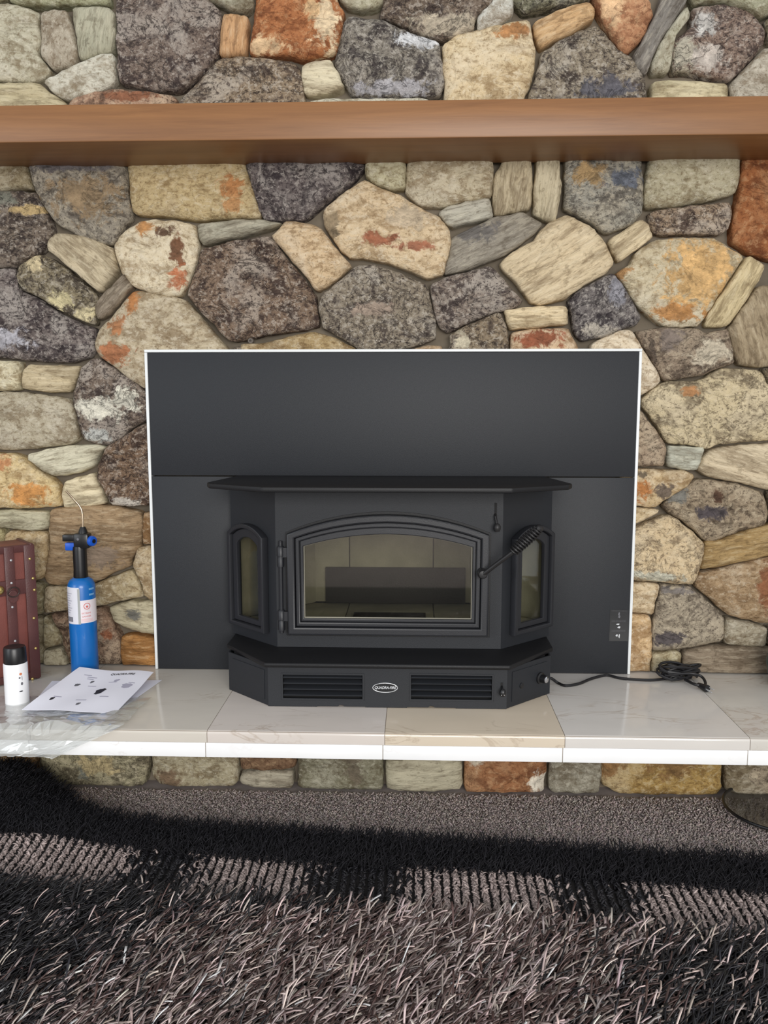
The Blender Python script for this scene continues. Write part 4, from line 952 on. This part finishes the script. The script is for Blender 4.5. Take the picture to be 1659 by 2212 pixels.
gv = [[bm.verts.new(bag_point(min(max(i+rnd.uniform(-.35, .35), 0), nu), min(max(j+rnd.uniform(-.35, .35), 0), nv), nu, nv)) for j in range(nv+1)] for i in range(nu+1)]
for i in range(nu):
    for j in range(nv):
        q_ = (gv[i][j], gv[i+1][j], gv[i+1][j+1], gv[i][j+1])
        if (i+j) % 2: bm.faces.new(q_[:3]); bm.faces.new((q_[0], q_[2], q_[3]))
        else: bm.faces.new((q_[0], q_[1], q_[3])); bm.faces.new(q_[1:])
tag(bm_obj('plastic_bag', bm, M_film), 'crumpled clear plastic bag hanging over the hearth edge below the papers', 'bag')

# ------------------------------------------------------------------ teal jar, clear dish, wall anchor
M_teal = plain('shaded_teal_glaze', (28, 62, 62), .3, coat=.3)  # teal darkened in its base colour to stand for shading
jl = aty(1647, 1420, -.09); jr = .075
tag(lathe('teal_jar', (jl.x+jr, -.125, 0), [(0, HZ+.001), (.050, HZ+.001), (.058, HZ+.006), (.070, HZ+.035), (jr, HZ+.065), (.068, HZ+.095), (.048, HZ+.115), (.040, HZ+.125), (.043, HZ+.133), (.038, HZ+.133), (.035, HZ+.124), (0, HZ+.120)], M_teal, None, 40),
    'teal round jar, only its left side in view at the right edge', 'jar')
d0, d1, d2 = atz(1562, 1738, .012), atz(1600, 1777, .012), atz(1655, 1799, .012)
A_ = np.array([[2*(d1.x-d0.x), 2*(d1.y-d0.y)], [2*(d2.x-d0.x), 2*(d2.y-d0.y)]]); B_ = np.array([d1.x**2+d1.y**2-d0.x**2-d0.y**2, d2.x**2+d2.y**2-d0.x**2-d0.y**2])
cc = np.linalg.solve(A_, B_); dr = math.hypot(d0.x-cc[0], d0.y-cc[1])
print('DISH', cc, dr)
dr = min(dr, .16); dcx, dcy = .905, -.40
dcx, dcy = float(cc[0]), float(cc[1])
dish = empty('plastic_dish', (dcx, dcy, .006), 'shallow clear plastic dish with dark rim lying on the carpet below the hearth', 'dish')
lathe('dish_body', (dcx, dcy, 0), [(0, .009), (dr*.85, .009), (dr*.93, .012), (dr*.985, .022), (dr*.99, .0235), (dr*.93, .0145), (dr*.85, .011), (0, .011)], glass_mat('clear_dark_plastic', (.74, .75, .76, 1), 1.6), dish, 48)
bm = bmesh.new(); add_tube(bm, [(dcx+dr*math.cos(2*PI*i/48), dcy+dr*math.sin(2*PI*i/48), .0225) for i in range(49)], .0035, 8); bm_obj('dish_rim', bm, M_plast, dish, smooth=True)
wa = aty(541, 736, -.018)
anchor = lathe('wall_anchor', wa+Vector((0, .012, 0)), [(.0, 0), (.008, 0), (.0078, .010), (.0065, .012), (.0028, .012), (.0026, .006), (0, .006)], plain('anchor_grey', (92, 84, 76), .7), None, 16, (0, -1, 0))
tag(anchor, 'small grey plug with dark hole set in the mortar above the surround', 'wall plug')

# ------------------------------------------------------------------ strands (carpet and rug)
def strands(name, P0, az, L, lift, wdt, cols, nseg, mat, parent, bend=.5, flat=1.0, tipk=1.0, smooth=True):
    """P0 (n,3) roots; az heading; L length; lift 0..1 start steepness; vectorised thin three-sided strands"""
    n = len(P0); K = nseg+1
    t = np.linspace(0, 1, K)[None, :]
    el = lift[:, None]*(1-bend*t)                           # elevation falls along the strand
    ds = (L/nseg)[:, None]
    hx = np.cos(el)*ds; hz = np.sin(el)*ds
    hx = np.concatenate([np.zeros((n, 1)), np.cumsum(hx[:, :-1], 1)], 1); hz = np.concatenate([np.zeros((n, 1)), np.cumsum(hz[:, :-1], 1)], 1)
    azc = az[:, None]+(np.random.default_rng(3).normal(0, .28, n))[:, None]*t
    X = P0[:, 0:1]+np.cos(azc)*hx; Y = P0[:, 1:2]+np.sin(azc)*hx; Z = P0[:, 2:3]+hz
    c = np.stack([X, Y, Z], 2)                              # n,K,3
    T = np.gradient(c, axis=1); T /= np.linalg.norm(T, axis=2, keepdims=True)+1e-9
    side = np.stack([-np.sin(azc), np.cos(azc), np.zeros_like(azc)], 2); up = np.cross(T, side)
    V = np.empty((n, K, 3, 3), dtype=np.float32)
    ws = (wdt[:, None]*(1-(1-tipk)*t))[:, :, None]
    for k in range(3):
        a = 2*PI*k/3+.5
        V[:, :, k, :] = c+side*ws*math.cos(a)+up*ws*math.sin(a)*flat
    V = V.reshape(-1, 3)
    base = (np.arange(n)*K*3)[:, None, None]; s = np.arange(nseg)[None, :, None]*3; k = np.arange(3)[None, None, :]
    a = base+s+k; b = base+s+(k+1) % 3
    quads = np.stack([a, b, b+3, a+3], 3).reshape(-1, 4)
    caps = (np.arange(n)*K*3+nseg*3)[:, None]+np.array([0, 1, 2])[None, :]
    me = bpy.data.meshes.new(name); nq, nc = len(quads), len(caps)
    me.vertices.add(len(V)); me.vertices.foreach_set('co', V.ravel())
    loops = np.concatenate([quads.ravel(), caps.ravel()]).astype(np.int32); me.loops.add(len(loops)); me.loops.foreach_set('vertex_index', loops)
    me.polygons.add(nq+nc); me.polygons.foreach_set('loop_start', np.concatenate([np.arange(nq)*4, nq*4+np.arange(nc)*3]).astype(np.int32))
    me.update(calc_edges=True); me.validate()
    ca = me.color_attributes.new('tone', 'FLOAT_COLOR', 'POINT')
    cc_ = np.ones((n, K*3, 4), dtype=np.float32); cc_[:, :, :3] = cols[:, None, :]; ca.data.foreach_set('color', cc_.ravel())
    o = link(name, me, mat, parent); me.polygons.foreach_set('use_smooth', [smooth]*len(me.polygons))
    o['kind'] = 'stuff'; return o
rg = np.random.default_rng(11)
def l3(c): return np.array(lin(c)[:3])
# carpet tufts beside the riser
def scatter(x0, x1, y0, y1, step):
    gx, gy = np.meshgrid(np.arange(x0, x1, step), np.arange(y0, y1, step)); p = np.stack([gx.ravel(), gy.ravel()], 1)
    return p+rg.uniform(-.5, .5, p.shape)*step
p = scatter(-1.5, 1.3, -.68, -.262, .0046)
yedge = -.47-.085*p[:, 0]; p = p[p[:, 1] > yedge-.06]
n_ = len(p); col = l3((164, 152, 147))[None, :]*rg.uniform(.62, 1.35, (n_, 1))*(1+rg.normal(0, .03, (n_, 3)))
strands('carpet_pile', np.concatenate([p, np.zeros((n_, 1))], 1), rg.uniform(0, 2*PI, n_), rg.uniform(.006, .011, n_), rg.uniform(.5, 1.4, n_), rg.uniform(.0016, .0024, n_), col, 2, M_carpet, floor, .8, .9)

# rug
rug = empty('shag_rug', (0, -1.3, 0), 'dark shag rug with black border and grey and black patches in front of the hearth', 'rug')
SL = .085
def rz(x, y):                       # the rug rises over a hump at its far left
    return (.066+.012*np.sin(x*31))/(1+np.exp((x+.865)/.042))*np.exp(-((y+.37)/.12)**2) + .022*np.exp(-(((x+.80)/.14)**2+((y+.52)/.09)**2))
def edge(x):                        # far edge
    e = -.520-SL*x
    return np.minimum(e+.13/(1+np.exp((x+.815)/.035)), -.288)
bm = bmesh.new(); NX, NY = 70, 50
gr = []
for i in range(NX+1):
    x = -1.65+3.1*i/NX; row = []
    for j in range(NY+1):
        y0 = float(edge(x)); y = y0+(-2.45-y0)*(j/NY)**1.4
        row.append((x, y, .0125+float(rz(x, y))))
    gr.append(row)
T = [[bm.verts.new(q) for q in r_] for r_ in gr]; Bt = [[bm.verts.new((q[0], q[1], .0015+max(0, q[2]-.0125))) for q in r_] for r_ in gr]
for i in range(NX):
    for j in range(NY):
        bm.faces.new((T[i][j], T[i][j+1], T[i+1][j+1], T[i+1][j])); bm.faces.new((Bt[i][j], Bt[i+1][j], Bt[i+1][j+1], Bt[i][j+1]))
for i in range(NX): bm.faces.new((T[i][0], T[i+1][0], Bt[i+1][0], Bt[i][0])); bm.faces.new((T[i][NY], Bt[i][NY], Bt[i+1][NY], T[i+1][NY]))
for j in range(NY): bm.faces.new((T[0][j], Bt[0][j], Bt[0][j+1], T[0][j+1])); bm.faces.new((T[NX][j], T[NX][j+1], Bt[NX][j+1], Bt[NX][j]))
bm_obj('backing', bm, plain('rug_backing', (22, 19, 19), .95), rug, smooth=True)
TAUPE = l3((172, 156, 151)); BLK = l3((26, 25, 29))
# 1 black fibre border
p = scatter(-1.55, 1.35, -.72, -.22, .0042)
v = p[:, 1]+SL*p[:, 0]
e = edge(p[:, 0]); vi = -.640+.010*np.sin(p[:, 0]*6)
ok = (p[:, 1] < e+.004*np.sin(p[:, 0]*90)+rg.normal(0, .003, len(p))) & (v > vi+rg.normal(0, .006, len(p))); p = p[ok]; n_ = len(p)
z = .012+rz(p[:, 0], p[:, 1])
strands('black_border_pile', np.column_stack([p, z]), rg.normal(.9, 1.1, n_), rg.uniform(.022, .040, n_), rg.uniform(.7, 1.45, n_), rg.uniform(.0007, .0012, n_), BLK[None, :]*rg.uniform(.5, 1.7, (n_, 1)), 3, M_fuzz, rug, .6)
# 2 ribbed chevron band
def band_grey(x):
    px = x*1060+905
    g = np.zeros_like(px)
    for a, b in ((-250, 285), (425, 690), (890, 1195), (1365, 1900)):
        g = np.maximum(g, 1/(1+np.exp(-(px-a)/14))*1/(1+np.exp((px-b)/14)))
    return g
ps, az_, cl = [], [], []
rib = .0186
for i in range(int(2.7/rib)):
    x0_ = -1.45+i*rib
    for j in range(17):
        vv = -.632-j*.0112
        for sg in (-1, 1):
            x_ = x0_+sg*.0046+rnd.gauss(0, .0007)+(-.12)*(vv+.70)*(x0_+.05)*0
            xx = x_; yy = vv-SL*x_+rnd.gauss(0, .0008)
            ps.append((xx, yy, .012+float(rz(xx, yy)))); az_.append(-PI/2+sg*-.55+rnd.gauss(0, .12)); 
            g_ = float(band_grey(np.array([xx]))[0]); g_ = 1 if rnd.random() < g_ else 0
            cl.append((TAUPE*.95 if g_ else BLK*1.3)*rnd.uniform(.75, 1.25))
ps = np.array(ps); n_ = len(ps)
# chevron yarns: thick short strands, four plies deep
P_, A_2, C_2 = [], [], []
for k in range(3):
    P_.append(ps+np.column_stack([rg.normal(0, .0007, n_), rg.normal(0, .0012, n_), rg.uniform(0, .005, n_)])); A_2.append(np.array(az_)+rg.normal(0, .08, n_)); C_2.append(np.array(cl)*rg.uniform(.8, 1.2, (n_, 1)))
P_ = np.concatenate(P_); A_2 = np.concatenate(A_2); C_2 = np.concatenate(C_2)
n_ = len(P_)
strands('ribbed_band', P_, A_2+PI, rg.uniform(.012, .016, n_), rg.uniform(.40, .65, n_), rg.uniform(.0022, .0030, n_), C_2, 3, M_yarn, rug, 1.2, .8, .8)
# 3 long shag
def shag_grey(x, y):
    v = y+SL*x
    a = 1/(1+np.exp((x-.34-.34*np.clip(v+1.05, -.1, .3))/.06))            # black at right
    b = 1/(1+np.exp(-(x+.60-.9*np.clip(v+1.02, -.2, .25))/.06))  # black at upper left
    c = 1-np.exp(-(((x+.30)/.13)**2+((v+.815)/.03)**2))
    cc0 = 1-.35*np.clip(((x+.02)/.62)**2, 0, 1); c = c*cc0
    far = np.where(v < -1.35, .6+.5*np.sin(x*5+v*7), 1.0)
    return np.clip(a*b*c*far, 0, 1)
p1 = scatter(-1.0, 1.0, -1.30, -.70, .0072); p2 = scatter(-1.5, 1.35, -1.85, -.70, .013)
p2 = p2[(p2[:, 1] < -1.30) | (np.abs(p2[:, 0]) > 1.0)]
p = np.concatenate([p1, p2]); v = p[:, 1]+SL*p[:, 0]
p = p[(v < -.800+rg.normal(0, .006, len(p))) & (p[:, 1] > -1.85)]; n_ = len(p)
gk = shag_grey(p[:, 0], p[:, 1]); isg = rg.random(n_) < gk
lum = np.exp(rg.normal(0, .36, n_)); hi = rg.random(n_) < .06; lum[hi] *= rg.uniform(1.8, 2.9, hi.sum())  # glints of the silky yarn painted into the colour of a few strands
low = rg.random(n_) < .42
cols = np.where(isg[:, None], 1.0*TAUPE[None, :]*lum[:, None], BLK[None, :]*rg.uniform(.5, 1.8, n_)[:, None])
cols = np.where((isg & low)[:, None], l3((84, 64, 60))[None, :]*rg.uniform(.6, 1.3, n_)[:, None], cols)
stray = (~isg) & (rg.random(n_) < .07) & (gk > .004); cols[stray] = TAUPE*1.5
cols = np.clip(cols*(1+rg.normal(0, .03, cols.shape)), 0, .85)
lift = rg.uniform(.25, .75, n_); up_ = rg.random(n_) < .07; lift[up_] = rg.uniform(1.1, 1.5, up_.sum())
L = rg.uniform(.042, .066, n_)
wid = np.where(isg, rg.uniform(.0013, .0021, n_), rg.uniform(.0012, .0019, n_))
strands('shag_pile', np.column_stack([p, .012+rz(p[:, 0], p[:, 1])]), rg.normal(.62, .42, n_), L, lift, wid, cols, 5, M_yarn, rug, .75, .75, 1.2)
